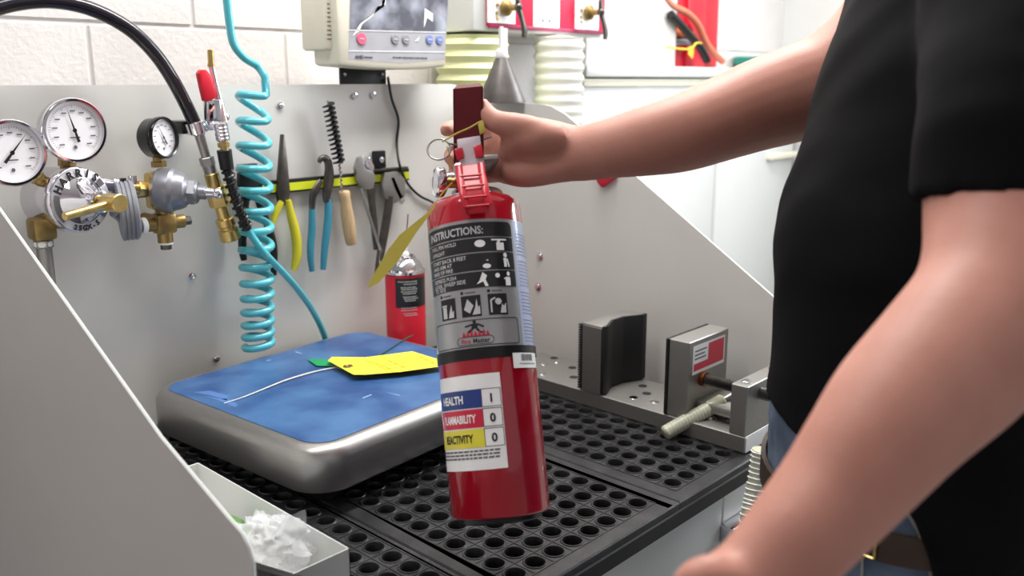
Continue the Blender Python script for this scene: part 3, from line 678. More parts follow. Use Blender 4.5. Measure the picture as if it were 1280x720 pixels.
# valve, lever, carry handle
mb = MB(EM); mb.lathe([(0.024, LE + 0.006), (0.026, LE + 0.010), (0.026, LE + 0.014), (0.019, LE + 0.018), (0.0165, LE + 0.022), (0.0165, LE + 0.05), (0.013, LE + 0.056), (0, LE + 0.056)], o3, UZ, 32)
mb.box((-0.020, -0.03, LE + 0.022), (0.014, 0.02, LE + 0.045), 0.004); mb.cyl((-0.02, -0.014, LE + 0.03), (-0.034, -0.016, LE + 0.03), 0.007, seg=16)
mb.build('valve', 'chrome', ext)
gx = EL(556, 230, -0.022)
mb = MB(EM); ga = Vector((-1, -0.32, 0.05))
mb.lathe([(0, -0.004), (0.012, -0.004), (0.0185, 0), (0.0195, 0.002), (0.0195, 0.009), (0.0175, 0.011), (0.0165, 0.010)], gx, ga, 28); pg = mb.build('pressure_gauge', 'chrome', ext)
mb = MB(EM); mb.lathe([(0.0166, 0.0098), (0, 0.0098)], gx, ga, 28); mb.build('gauge_face', 'gface', pg)
mb = MB(EM); mb.cyl(gx, gx - ga.normalized() * 0.02, 0.007, seg=14); mb.build('gauge_stem', 'brass', pg)
# lever: folded channel rising behind the hinge
def plate(mbx, pts2, x0_, x1_, th_):
    pass
mb = MB(EM)
lx0, lx1 = -0.0185, 0.0190
pl = [(-0.030, 0.045), (-0.034, 0.062), (-0.044, 0.090), (-0.054, 0.118), (-0.057, 0.131), (-0.052, 0.137), (-0.044, 0.138)]
vs = []; fs = []
shx = lambda z: 0.009 * (z - 0.045) / 0.09
wdf = lambda z: 0.0 if z < 0.125 else (0.0012 if z < 0.134 else (0.004 if z < 0.1375 else 0.007))
for (y, z) in pl: vs += [(lx0 + shx(z) + wdf(z), y, LE + z), (lx1 + shx(z) - wdf(z), y, LE + z)]
n = len(pl)
for (y, z) in pl: vs += [(lx0 + shx(z) + wdf(z), y + 0.0025, LE + z + 0.0008), (lx1 + shx(z) - wdf(z), y + 0.0025, LE + z + 0.0008)]
for i in range(n - 1):
    a = 2 * i; fs += [(a, a + 1, a + 3, a + 2), (2 * n + a, 2 * n + a + 2, 2 * n + a + 3, 2 * n + a + 1), (a, a + 2, 2 * n + a + 2, 2 * n + a), (a + 1, 2 * n + a + 1, 2 * n + a + 3, a + 3)]
fs += [(0, 2 * n, 2 * n + 1, 1), (2 * n - 2, 2 * n - 1, 4 * n - 1, 4 * n - 2)]
mb.raw(vs, fs)
for x in (lx0, lx1 - 0.002):
    pq = [(y, z) for y, z in pl[:5]] + [(-0.040, 0.126), (-0.028, 0.09), (-0.018, 0.055), (-0.018, 0.042)]
    mb.prism([(x + shx(z), y, LE + z) for y, z in pq], (0.002, 0, 0))
lev = mb.build('lever', 'redlever', ext)
# carry handle below the lever
mb = MB(EM); mb.prism([(-0.012, -0.02, LE + 0.040), (0.014, -0.045, LE + 0.040), (0.038, -0.045, LE + 0.040), (0.038, -0.03, LE + 0.040), (0.012, 0.09, LE + 0.046), (-0.012, 0.09, LE + 0.046)], (0, 0, 0.006), 0.001)
mb.build('carry_handle', 'ss', ext)
mb = MB(EM); mb.lathe([(0.0, 0.004), (0.02, 0.004), (0.031, 0.0), (0.033, -0.002)], (0.006, 0.004, LE + 0.012), UZ, 32); mb.build('collar', 'ss', ext)
# milky hinge block with red tabs, and the slatted clip hanging in front
mb = MB(EM); mb.prism([EL(574, 184, -0.045), EL(602, 182, -0.045), EL(604, 196, -0.045), EL(599, 198, -0.045), EL(600, 210, -0.045), EL(607, 212, -0.045), EL(608, 222, -0.045), EL(580, 222, -0.045), EL(577, 210, -0.045), EL(575, 196, -0.045)], (0, 0.012, 0), 0.0012); hg = mb.build('hinge_block', 'translu', ext)
for a in ([(571, 197), (581, 196), (583, 209), (575, 211)], [(594, 196), (604, 194), (607, 210), (597, 210)]):
    mb = MB(EM); mb.prism([EL(x, y, -0.049) for x, y in a], (0, 0.006, 0), 0.001); mb.build('tab', 'redclip', hg)
def clip_pt(px, py):
    t = (py - 218) / 64; return EL(px, py, -0.046 - 0.024 * min(1, t * 1.5))
mb = MB(EM)
ctr = [(590, 218), (592, 235), (595, 250), (598, 265), (601, 276), (602, 284)]
cv = []
for (x, y) in ctr:
    hw = 13.5 if y < 280 else 11.5
    a, b = clip_pt(x - hw, y), clip_pt(x + hw, y); cv.append((a, b))
vs = []; fs = []
for a, b in cv: vs += [a, b, b + Vector((0, 0.002, 0)), a + Vector((0, 0.002, 0))]
for i in range(len(cv) - 1):
    for k in range(4): k2 = (k + 1) % 4; fs.append((i * 4 + k, i * 4 + k2, i * 4 + 4 + k2, i * 4 + 4 + k))
fs += [(0, 1, 2, 3), tuple(len(vs) - 4 + k for k in (3, 2, 1, 0))]
mb.raw(vs, fs); clip = mb.build('hose_clip', 'redclip', ext)
for sgn in (0, 1):
    mb = MB(EM); mb.sweep([c_[sgn] + Vector((0, -0.003, 0)) for c_ in cv[:-1]], [(0.0016, 0.0045)] * (len(cv) - 1), 8, ref=(1, 0, 0)); mb.build('rail', 'redclip', clip)
for i in (1, 2, 3, 4):
    a, b = cv[i]; mb = MB(EM); mb.sweep([a + Vector((0, -0.004, 0)), b + Vector((0, -0.004, 0))], 0.0016, 8); mb.build('rung', 'redclip', clip)
# safety pin and ring
rc = EL(553, 197, -0.052)
mb = MB(EM); mb.sweep([rc + Vector((0.0142 * math.cos(2 * PI * k / 32), 0.003 * math.sin(2 * PI * k / 32), 0.0142 * math.sin(2 * PI * k / 32))) for k in range(32)], 0.00125, 8, closed=True)
mb.sweep([rc + Vector((0.013, 0, 0.006)), EL(585, 190, -0.033), EL(616, 181, -0.033)], 0.0012, 8); mb.build('safety_pin', 'steel', ext)
mb = MB(EM); mb.sweep([EL(557, 189, -0.055), EL(575, 181, -0.057), EL(590, 175, -0.055), EL(601, 168, -0.052)], 0.0011, 6, sub=3); mb.sweep([EL(563, 195, -0.054), EL(567, 210, -0.052), EL(569, 224, -0.045)], 0.0009, 6)
mb.prism([EL(599, 165, -0.045), EL(606, 162, -0.045), EL(609, 178, -0.045), EL(602, 181, -0.045)], (0, 0.003, 0), 0.0005); mb.build('tamper_seal', 'tagyellow', ext)
# hanging service tag
tg = [(549, 246), (536, 264), (499, 294), (485, 312), (461, 354), (460, 360), (474, 353), (497, 327), (521, 290), (542, 262)]
tp = [dep(x, y, 1.115 - (x - 505) * 0.0005) for x, y in tg]
mb = MB(); mb.prism(tp, CF * 0.0006); tgo = mb.build('service_tag', 'tagyellow')
tag(tgo, 'dull yellow paper tag hanging from the left of the extinguisher neck', 'tag')
mb = MB(); mb.sweep([dep(549, 247, 1.10), dep(556, 238, 1.105), dep(566, 228, 1.11)], 0.0009, 6); o_ = mb.build('tag_wire', 'tagyellow', tgo)
# ------------------------------------------------------------------ pressure gauges and regulators on the back panel
def gauge_parts(parent, c, axis, r, depth_, mbody, mbez, needle_deg, label=None):
    a = Vector(axis).normalized(); s = a.cross(UZ).normalized() * -1; u_ = UZ - a * UZ.dot(a); u_.normalize()
    # s points to the viewer's right when looking at the face
    s = UZ.cross(a).normalized()
    b = MB(); b.lathe([(0, -depth_), (r * 0.8, -depth_), (r * 0.94, -depth_ + 0.006), (r * 0.96, -0.006), (r, -0.004), (r, 0.002), (r * 0.97, 0.004), (r * 0.90, 0.004), (r * 0.885, -0.001)], c, a, 48)
    g = b.build('gauge', mbody, parent, sharp=45)
    b = MB(); b.lathe([(r * 0.995, -0.006), (r * 1.01, -0.003), (r * 1.01, 0.003), (r * 0.97, 0.005), (r * 0.90, 0.0045), (r * 0.885, -0.001)], c, a, 48); b.build('bezel', mbez, g, sharp=50)
    b = MB(); b.lathe([(r * 0.89, -0.001), (0, -0.001)], c, a, 48); b.build('dial', 'gface', g)
    f = lambda x, y: Vector(c) + s * x + u_ * y + a * 0.0002
    b = MB()
    for k in range(51):
        an = R_(225 - 270 * k / 50); l = 0.10 if k % 5 == 0 else 0.05
        put_line(b, r * 0.80 * math.cos(an), r * 0.80 * math.sin(an), r * (0.80 - l) * math.cos(an), r * (0.80 - l) * math.sin(an), 0.0006, f)
    for k in range(11):
        an = R_(225 - 270 * k / 10); put_rect(b, r * 0.60 * math.cos(an) - r * 0.08, r * 0.60 * math.sin(an) - r * 0.02, r * 0.60 * math.cos(an) + r * 0.08, r * 0.60 * math.sin(an) + r * 0.02, f)
    put_rect(b, -r * 0.16, -r * 0.24, r * 0.16, -r * 0.20, f); put_poly(b, ell(-r * 0.02, -r * 0.52, r * 0.06, r * 0.06, 12), f)
    b.build('dial_markings', 'inkgrey', g)
    f = lambda x, y: Vector(c) + s * x + u_ * y + a * 0.0015
    b = MB(); an = R_(needle_deg); ca, sa = math.cos(an), math.sin(an)
    put_poly(b, [(-r * 0.38 * ca - r * 0.05 * sa, -r * 0.38 * sa + r * 0.05 * ca), (-r * 0.38 * ca + r * 0.05 * sa, -r * 0.38 * sa - r * 0.05 * ca), (r * 0.74 * ca, r * 0.74 * sa)], f); put_poly(b, ell(0, 0, r * 0.07, r * 0.07, 12), f)
    b.build('needle', 'ink', g)
    return g
gx_ = Vector((0.06, -1, 0.0))
rc1 = onY(97, 250, 1.40)
reg1 = thing('gas_regulator', 'polished chrome gas regulator with two large round gauges and brass tee handle', 'regulator', Vector((rc1.x, YP, rc1.z - 0.06)))
axr = Vector((0.20, -1, 0.02)).normalized()
gB = onY(93, 163, 1.41); gauge_parts(reg1, gB, gx_, 0.0480, 0.030, 'chrome', 'chrome', 105)
gA = onY(15, 191, 1.41); gauge_parts(reg1, gA, gx_, 0.0475, 0.028, 'chrome', 'chrome', 50)
mb = MB(); c = rc1; RB = 0.050
mb.lathe([(0, -0.075), (0.044, -0.075), (0.048, -0.07), (0.048, -0.018), (RB, -0.014), (RB, 0.002), (RB - 0.002, 0.006), (RB - 0.012, 0.010), (RB - 0.014, 0.010), (0.034, 0.012), (0.026, 0.024), (0.019, 0.042), (0.0165, 0.052), (0.0165, 0.058), (0.012, 0.060), (0, 0.060)], c, axr, 56)
bon = mb.build('bonnet', 'chrome', reg1, sharp=40)
sr = UZ.cross(axr).normalized(); ur = axr.cross(sr)
mb = MB(); mb.lathe([(0.0355, 0.0112), (0.0475, 0.0092)], c, axr, 48); mb.build('name_ring', mat('pale_ring', (214, 212, 220), 0.3, 0.3), bon)
def ring_text(mb_, s, r, a0, a1, size, flip=False):
    n = len(s)
    for i, ch in enumerate(s):
        an = R_(a0 + (a1 - a0) * (i / max(1, n - 1)))
        vs, fs = text2d(ch, size, 'CENTER', bold=size * 0.055)
        out = []
        for x, y in vs:
            if flip: lx, ly = x, y - size * 0.35; e_r = Vector((-math.cos(an), -math.sin(an))); e_t = Vector((-math.sin(an), math.cos(an)))
            else: lx, ly = x, y - size * 0.35; e_r = Vector((math.cos(an), math.sin(an))); e_t = Vector((math.sin(an), -math.cos(an)))
            p2 = Vector((r * math.cos(an), r * math.sin(an))) + e_t * lx + e_r * ly
            out.append(c + sr * p2.x + ur * p2.y + axr * 0.0120)
        mb_.raw(out, fs)
mb = MB(); ring_text(mb, 'HARRIS', 0.0412, 152, 52, 0.0160); mb.build('lettering', 'ink', bon)
mb = MB(); ring_text(mb, '25GX-5', 0.0415, 248, 300, 0.0105, True)
mb.build('lettering', 'ink', bon)
for a0, a1 in ((28, 44), (165, 222), (318, 352)):
    mb = MB(); P = []
    for k in range(8): an = R_(a0 + (a1 - a0) * k / 7); P.append((0.045 * math.cos(an), 0.045 * math.sin(an)))
    Q = [(x * 0.80, y * 0.80) for x, y in reversed(P)]
    mb.raw([c + sr * x + ur * y + axr * 0.0116 for x, y in P + Q], [tuple([i, i + 1, 14 - i, 15 - i]) for i in range(7)])
    mb.build('ring_band', 'inkgrey', bon)
k0 = c + axr * 0.058; k1 = c + axr * 0.098
mb = MB(); mb.cyl(k0 - axr * 0.01, k1 - axr * 0.015, 0.007, seg=16); mb.cyl(k1 - axr * 0.028, k1 + axr * 0.006, 0.0135, seg=24, bev=0.001)
rdp0, rdp1 = k1 + sr * -0.006 - ur * 0.0 - axr * 0.012, k1
t0 = onY(80, 271, k1.y - 0.003); mb.cyl(k1 - axr * 0.012, t0, 0.0062, seg=16, bev=0.001)
mb.build('tee_handle', 'brass', reg1)
mb = MB(); e = onY(52, 285, 1.43); mb.box(e - Vector((0.017, 0.018, 0.018)), e + Vector((0.017, 0.018, 0.016)), 0.006); mb.cyl(e, c - axr * 0.04, 0.013, seg=16); mb.build('elbow', 'brassdull', reg1)
mb = MB(); mb.hexa(e - UZ * 0.018, e - UZ * 0.030, 0.014); mb.cyl(e - UZ * 0.03, e - UZ * 0.09, 0.011, seg=16); mb.build('inlet_pipe', 'steel', reg1)
mb = MB(); mb.lathe([(0.0125, 0), (0.0135, 0.002), (0.0135, 0.006), (0.0125, 0.008)], e - UZ * 0.028, UZ, 16); mb.build('thread_tape', 'labelwhite', reg1)
for g_, p_ in ((gB, c + ur * 0.03), (gA, c - sr * 0.03 + ur * 0.02)):
    q = Vector(g_) + Vector((0, 0.028, 0)); d_ = (Vector(p_) + Vector((0, 0.03, 0)) - q)
    mb = MB(); mb.cyl(q + d_ * 0.3, q + d_, 0.010, seg=14); mb.hexa(q + d_ * 0.55, q + d_ * 0.75, 0.013); mb.build('gauge_stem', 'brassdull', reg1)

rc2 = onY(215, 238, 1.41)
reg2 = thing('line_regulator', 'grey cast line regulator with a small black gauge and ribbed knob', 'regulator', Vector((rc2.x, YP, rc2.z - 0.05)))
ax2 = Vector((0.75, -0.66, -0.08)).normalized()
mb = MB(); mb.lathe([(0, -0.030), (0.024, -0.030), (0.034, -0.022), (0.037, -0.012), (0.037, 0.000), (0.035, 0.004), (0.033, 0.006), (0.031, 0.014), (0.027, 0.022), (0.021, 0.026), (0.0195, 0.028), (0.0195, 0.040), (0.017, 0.042), (0.012, 0.043), (0.0115, 0.054), (0.008, 0.056), (0, 0.056)], rc2, ax2, 40); b2 = mb.build('bonnet', 'cast', reg2, sharp=24)
mb = MB(); mb.hexa(rc2 + ax2 * 0.026, rc2 + ax2 * 0.040, 0.0225); mb.build('hex_nut', 'cast', reg2)
mb = MB(); mb.cyl(rc2 + ax2 * 0.05, rc2 + ax2 * 0.072, 0.0095, 0.007, seg=14); mb.sphere(rc2 + ax2 * 0.072, 0.0095, 12); mb.build('adjusting_screw', 'chrome', reg2)
mb = MB(); mb.box(rc2 + Vector((-0.034, 0.0, -0.03)), rc2 + Vector((-0.014, 0.03, 0.03)), 0.006); mb.cyl(rc2 + Vector((-0.02, 0.02, 0)), rc2 + Vector((-0.06, 0.02, 0)), 0.010, seg=14); mb.cyl(rc2 + Vector((-0.02, 0.02, 0)), Vector((rc2.x - 0.02, YP, rc2.z)), 0.012, seg=14); mb.build('body', 'brass', reg2)
gC = onY(204, 172, 1.415); gC2 = gauge_parts(reg2, gC, Vector((0.42, -0.9, 0.05)), 0.0335, 0.030, 'blackgloss', 'blackgloss', 118)
q = onY(198, 200, 1.43); mb = MB(); mb.cyl(q + UZ * 0.012, q - UZ * 0.02, 0.009, seg=14); mb.hexa(q - UZ * 0.002, q - UZ * 0.012, 0.012); mb.build('gauge_stem', 'brassdull', reg2)
mb = MB(); mb.lathe([(0.0105, 0), (0.013, 0.001), (0.013, 0.006), (0.0105, 0.007)], q - UZ * 0.018, UZ, 14); mb.build('thread_tape', 'labelwhite', reg2)
# brass cross underneath
x_ = onY(205, 279, 1.43)
mb = MB(); mb.box(x_ - Vector((0.017, 0.014, 0.017)), x_ + Vector((0.017, 0.014, 0.017)), 0.005)
mb.cyl(x_ - Vector((0.034, 0, 0)), x_ + Vector((0.034, 0, 0)), 0.0115, seg=16); mb.cyl(x_ - UZ * 0.032, x_ + UZ * 0.035, 0.0125, seg=16); mb.cyl(x_, Vector((x_.x, YP, x_.z)), 0.011, seg=14); mb.build('cross_fitting', 'brassdull', reg2)
mb = MB(); mb.lathe([(0.012, 0), (0.0135, 0.001), (0.0135, 0.008), (0.012, 0.009)], x_ - Vector((0.040, 0, 0)), UX, 16); mb.lathe([(0.009, 0), (0.012, 0.001), (0.012, 0.005), (0.010, 0.006)], x_ - UZ * 0.036, UZ, 16); mb.build('thread_tape', 'labelwhite', reg2)
mb = MB(); mb.cyl(x_ + UX * 0.034, x_ + UX * 0.046, 0.008, seg=6); mb.build('plug', 'dsteel', reg2)
mb = MB(); mb.cyl(x_ - UZ * 0.032, x_ - UZ * 0.044, 0.009, seg=6); mb.build('plug', 'dsteel', reg2)
mb = MB(); mb.cyl(x_ - UX * 0.034, x_ - UX * 0.06, 0.0105, seg=16); mb.build('nipple', 'cast', reg2)
# ribbed wheel, seen almost edge on
wc = onY(160, 263, 1.40)
wax = (ray(160, 263).cross(UZ).normalized() + Vector((0, 0.10, 0.04))).normalized()
RW = 0.047; prof = [(0, 0.0), (RW - 0.004, 0.0)]
for k in range(4): prof += [(RW, 0.001 + k * 0.0062), (RW, 0.0045 + k * 0.0062), (RW - 0.0018, 0.005 + k * 0.0062), (RW - 0.0018, 0.0062 + k * 0.0062)]
prof += [(RW - 0.004, 0.0265), (0, 0.0265)]
mb = MB(); mb.lathe(prof, wc - wax * 0.014, wax, 48, ); 
hw = thing('hand_wheel', 'grey ribbed hand wheel seen edge on between the two regulators', 'hand wheel', wc - UZ * RW)
mb.build('rim', mat('grey_wheel_rubber', (128, 130, 138), 0.5, var=0.08), hw, sharp=30)
mb = MB(); mb.cyl(wc - wax * 0.02, x_ - UX * 0.05, 0.009, seg=14); mb.build('spindle', 'cast', hw)
mb = MB(); mb.cyl(wc + UZ * (RW - 0.004) - wax * 0.003, wc + UZ * (RW + 0.004) - wax * 0.003, 0.005, seg=12); mb.build('stop_pin', 'black', hw)
# chrome cross pipe joining both regulators
p0, p1, p2 = onY(122, 230, 1.42), onY(150, 234, 1.425), onY(196, 237, 1.43)
pipe = thing('connecting_pipe', 'short chrome and brass pipe joining the two regulators', 'pipe', p0)
mb = MB(); mb.cyl(p0, p1, 0.0105, seg=18, bev=0.001); mb.hexa(p0 + (p1 - p0) * 0.6, p1, 0.0135); mb.build('union', 'chrome', pipe)
mb = MB(); mb.cyl(p1, p2, 0.0095, seg=16); mb.hexa(p1 + (p2 - p1) * 0.45, p1 + (p2 - p1) * 0.8, 0.013); mb.build('brass_nipple', 'brass', pipe)
mb = MB(); p3 = p1 + (p2 - p1) * 0.35; mb.cyl(p3 + UZ * 0.02, p3 - UZ * 0.004, 0.007, seg=12); mb.build('bleed_screw', 'chrome', pipe)

# ------------------------------------------------------------------ black hose with clamp and brass quick coupler
YH = 1.43
hosep = [onY(246, 160, YH), onY(232, 130, YH), onY(216, 100, YH), onY(196, 70, YH), onY(170, 43, YH), (onY(140, 23, YH)), onY(104, 8, YH), onY(64, 1, YH), onY(26, 3, YH), onY(-10, 12, YH), onY(-60, 34, YH), onY(-110, 70, YH)]
cpl = thing('charging_hose', 'thick black rubber hose arching over the gauges into a chrome clamp', 'hose', onY(290, 310, YH))
mb = MB(); mb.sweep(hosep, 0.0112, 16, sub=6); mb.build('rubber_hose', mat('hose_rubber', (26, 24, 34), 0.22, var=0.1, coat=0.3), cpl)
a0 = onY(246, 158, YH); a1 = onY(292, 310, YH); dd = a1 - a0
mb = MB(); mb.cyl(a0 - dd * 0.04, a0 + dd * 0.06, 0.0135, seg=20, bev=0.001); mb.build('ferrule', 'chrome', cpl)
mb = MB(); mb.cyl(a0 + dd * 0.05, a0 + dd * 0.25, 0.0085, 0.0075, seg=16); mb.hexa(a0 + dd * 0.24, a0 + dd * 0.31, 0.0125); mb.cyl(a0 + dd * 0.30, a0 + dd * 0.37, 0.011, seg=16); mb.build('swivel', 'ss', cpl)
mb = MB(); mb.cyl(a0 + dd * 0.37, a0 + dd * 0.48, 0.0125, seg=20, bev=0.001); mb.hexa(a0 + dd * 0.48, a0 + dd * 0.64, 0.0185); mb.cyl(a0 + dd * 0.64, a0 + dd * 0.76, 0.0115, seg=16)
mb.lathe([(0.012, 0), (0.0165, 0.002), (0.0165, 0.014), (0.014, 0.016), (0.014, 0.020), (0.0175, 0.022), (0.0175, 0.040), (0.015, 0.042), (0.0, 0.042)], a0 + dd * 0.74, dd, 24); br = mb.build('coupler', 'brass', cpl)
mb = MB(); qq = a0 + dd * 0.56 - UY * 0.0165; mb.cyl(qq + UY * 0.003, qq - UY * 0.001, 0.003, seg=10); mb.build('bleed_hole', 'ink', br)
# clamp bracket on the panel
cbk = thing('hose_clamp', 'shiny black and chrome clamp block holding the black hose', 'clamp', Vector((a0.x, YP, a0.z)))
mb = MB(); cb = onY(240, 160, 1.44); mb.box(cb + Vector((-0.018, 0.0, -0.010)), cb + Vector((0.016, YP - 1.441, 0.012)), 0.004); mb.build('block', 'blackgloss', cbk)
mb = MB(); mb.lathe([(0.0138, -0.008), (0.018, -0.008), (0.018, 0.010), (0.0138, 0.010)], a0 + dd * 0.0, dd, 24); mb.box(a0 + Vector((0.016, -0.004, -0.008)), a0 + Vector((0.030, 0.008, 0.012)), 0.003); mb.build('strap', 'chrome', cbk)

# ------------------------------------------------------------------ blow gun with red lever, strain relief and straight blue hose
YG = 1.405
G = lambda x, y: onY(x, y, YG)
bg = thing('blow_gun', 'chrome blow gun with a red lever hanging on a blue air hose', 'blow gun', G(280, 190))
mb = MB(); mb.cyl(G(264, 82), G(263, 62), 0.0052, seg=14, bev=0.0006); mb.cyl(G(264, 84), G(264, 80), 0.0062, seg=14); mb.build('tip', 'brass', bg)
mb = MB(); mb.sweep([G(264, 82), G(269, 105), G(275, 130), G(279, 152)], [0.0052, 0.0055, 0.0065, 0.008], 16); mb.box(G(266, 152) - Vector((0.012, 0.008, 0.0)), G(268, 124) + Vector((0.008, 0.008, 0)), 0.003)
mb.sphere(G(281, 146), 0.008, 12); mb.build('barrel', 'chrome', bg)
mb = MB(); P = [(249, 92), (252, 87), (258, 87), (262, 91), (265, 97), (270, 112), (271, 123), (257, 127), (253, 110)]
mb.prism([onY(x, y, YG - 0.016) for x, y in P], (0, 0.014, 0), 0.002); mb.build('lever', 'redplastic', bg)
mb = MB(); mb.cyl(G(275, 154), G(279, 176), 0.0115, seg=18, bev=0.001)
for k in range(4): t_ = 0.2 + k * 0.2; mb.lathe([(0.0118, 0), (0.0125, 0.001), (0.0118, 0.002)], G(275, 154) + (G(279, 176) - G(275, 154)) * t_, G(279, 176) - G(275, 154), 18)
mb.build('knurled_collar', 'chrome', bg)
mb = MB(); mb.cyl(G(279, 176), G(281, 188), 0.007, seg=12); mb.hexa(G(279, 178), G(280, 184), 0.010); mb.build('hose_nut', 'brass', bg)
mb = MB(); mb.cyl(G(280, 187), G(284, 212), 0.0125, 0.0115, seg=18, bev=0.001)
rp = [G(284, 212), G(287, 225), G(292, 242), G(297, 257), G(303, 272), G(310, 287)]
mb.sweep(rp, 0.007, 12); PP, _ = smooth_path(rp, [(1, 1)] * len(rp), 20)
sp_ = []
for i in range(len(PP)):
    t_ = (PP[min(i + 1, len(PP) - 1)] - PP[max(i - 1, 0)]).normalized(); s_ = t_.cross(UY).normalized(); a = i * 0.56
    sp_.append(PP[i] + s_ * (0.0085 * math.cos(a)) + t_.cross(s_) * (0.0085 * math.sin(a)))
mb.sweep(sp_, 0.0030, 6); mb.build('strain_relief', 'black', bg)
mb = MB(); mb.sweep([G(309, 285), G(316, 297), G(334, 320), onY(358, 345, 1.43), onY(380, 372, 1.455), onY(395, 396, 1.472), onY(405, 418, 1.482), onY(410, 436, 1.486), onY(413, 455, 1.487)], 0.0066, 14, sub=5); mb.build('air_hose', 'bluehose', bg)
# ------------------------------------------------------------------ blue coiled air hose
YC = 1.425
cl = []
cl += [onY(280, -30, YC), onY(284, 5, YC), onY(287, 30, YC), onY(292, 55, YC), onY(305, 72, YC), onY(322, 83, YC), onY(331, 96, YC - 0.01)]
lp, _ = smooth_path(cl, [(1, 1)] * len(cl), 8)
ctop, cbot = onY(316, 112, YC + 0.012), onY(323, 434, YC + 0.012)
nt_ = 14.5; NS = int(nt_ * 26); RC = 0.0262
for i in range(NS + 1):
    t_ = i / NS; 
    # turns get tighter towards the bottom
    zt_ = 1 - (1 - t_) ** 1.55
    zz = t_ * 0.55 + (1 - (1 - t_) ** 1.9) * 0.45
    cpt = ctop + (cbot - ctop) * zz
    an = 0.9 + 2 * PI * nt_ * t_
    rr = RC * (0.9 + 0.12 * t_) + 0.002 * math.sin(5 * t_)
    tilt = 0.010 * (1 - t_)
    lp.append(cpt + Vector((rr * math.cos(an), -rr * math.sin(an), tilt * math.cos(an + 2.5))))
mb = MB(); mb.sweep(lp, 0.0070, 12)
tag(mb.build('coiled_air_hose', 'bluehose', sharp=80), 'glossy light blue coiled air hose hanging in front of the tool panel', 'hose')

# ------------------------------------------------------------------ tool rack and tools
YT = YP - 0.002
sL, sR = onY(340, 237, YT), onY(507, 212, YT); zS = (onY(362, 236, YT).z + onY(505, 213, YT).z) / 2
rack = thing('magnetic_tool_bar', 'black magnetic tool bar with a lime green stripe on the grey panel', 'tool bar', Vector(((sL.x + sR.x) / 2, YP, zS - 0.015)))
mb = MB(); mb.box((sL.x - 0.03, YP - 0.014, zS - 0.013), (sR.x, YP - 0.0005, zS + 0.012), 0.001); mb.build('bar', 'black', rack)
mb = MB(); mb.box((sL.x - 0.028, YP - 0.0155, zS - 0.0095), (sR.x - 0.002, YP - 0.0135, zS + 0.0055)); mb.build('stripe', 'limegreen', rack)
c = onY(472, 199, YP); mb = MB(); mb.box((c.x - 0.016, YP - 0.012, c.z - 0.018), (c.x + 0.013, YP - 0.0005, c.z + 0.018), 0.002); bk_ = mb.build('mount', 'black', rack)
bolt(Vector((c.x, YP - 0.012, c.z)), (0, -1, 0), bk_)
YW = YP - 0.022
W = lambda x, y, d=0: onY(x, y, YW - d)
def flat(mb_, P, th_=0.006, bev=0.0012, d=0): mb_.prism([W(x, y, d) for x, y in P], (0, th_, 0), bev)
# needle nose pliers
t_ = thing('needle_nose_pliers', 'long needle nose pliers with yellow grip hanging beside the blue coil', 'pliers', W(362, 340))
mb = MB(); flat(mb, [(353, 168), (356, 168), (360, 205), (363, 240), (360, 256), (350, 258), (347, 240), (350, 205)], 0.009); mb.build('jaws', 'dsteel', t_)
mb = MB(); mb.sweep([W(360, 250), W(364, 270), W(370, 295), W(371, 320), W(367, 338)], [(0.006, 0.005), (0.009, 0.006), (0.0105, 0.007), (0.010, 0.007), (0.006, 0.005)], 12, ref=(0, 1, 0), sub=4); mb.build('handle', 'plieryellow', t_)
mb = MB(); mb.sweep([W(352, 252), W(347, 262), W(343, 272), W(339, 285)], [(0.006, 0.005), (0.0075, 0.005), (0.006, 0.005), (0.005, 0.004)], 12, ref=(0, 1, 0), sub=4); mb.build('handle', 'plieryellow', t_)
# black handled pliers behind the coil
t_ = thing('black_pliers', 'black handled pliers half hidden behind the blue coiled hose', 'pliers', W(338, 345))
mb = MB(); flat(mb, [(300, 206), (322, 204), (324, 236), (318, 250), (306, 252), (300, 236)], 0.012); mb.build('head', 'black', t_)
mb = MB(); mb.sweep([W(322, 250), W(334, 280), W(342, 310), W(342, 344)], [(0.006, 0.005), (0.008, 0.006), (0.008, 0.006), (0.006, 0.005)], 12, ref=(0, 1, 0), sub=4); mb.build('handle', 'black', t_)
mb = MB(); mb.sweep([W(308, 250), W(304, 280), W(303, 310), W(305, 325)], [(0.006, 0.005), (0.008, 0.006), (0.008, 0.006), (0.006, 0.005)], 12, ref=(0, 1, 0), sub=4); mb.build('handle', 'black', t_)
# groove joint pliers
t_ = thing('groove_joint_pliers', 'slip joint pliers with two teal blue grips on the tool bar', 'pliers', W(400, 338))
mb = MB(); mb.sweep([W(399, 203), W(402, 198), W(408, 199), W(411, 208), W(411, 225), W(408, 245), W(409, 252)], [(0.004, 0.004), (0.006, 0.005), (0.008, 0.006), (0.009, 0.006), (0.012, 0.006), (0.009, 0.006), (0.007, 0.005)], 12, ref=(0, 1, 0), sub=4); mb.build('jaw', 'dsteel', t_)
mb = MB(); mb.sweep([W(401, 226, 0.006), W(395, 236, 0.006), W(391, 246, 0.004), W(390, 262)], [(0.006, 0.004), (0.008, 0.005), (0.008, 0.005), (0.006, 0.005)], 12, ref=(0, 1, 0), sub=4); mb.build('jaw', 'dsteel', t_)
mb = MB(); mb.sweep([W(390, 259), W(390, 285), W(388, 315), W(390, 339)], [(0.0065, 0.005), (0.008, 0.006), (0.0075, 0.006), (0.0055, 0.005)], 12, ref=(0, 1, 0), sub=4); mb.build('grip', 'plierblue', t_)
mb = MB(); mb.sweep([W(410, 249), W(410, 275), W(406, 310), W(404, 337)], [(0.0068, 0.005), (0.0085, 0.006), (0.008, 0.006), (0.0058, 0.005)], 12, ref=(0, 1, 0), sub=4); mb.build('grip', 'plierblue', t_)
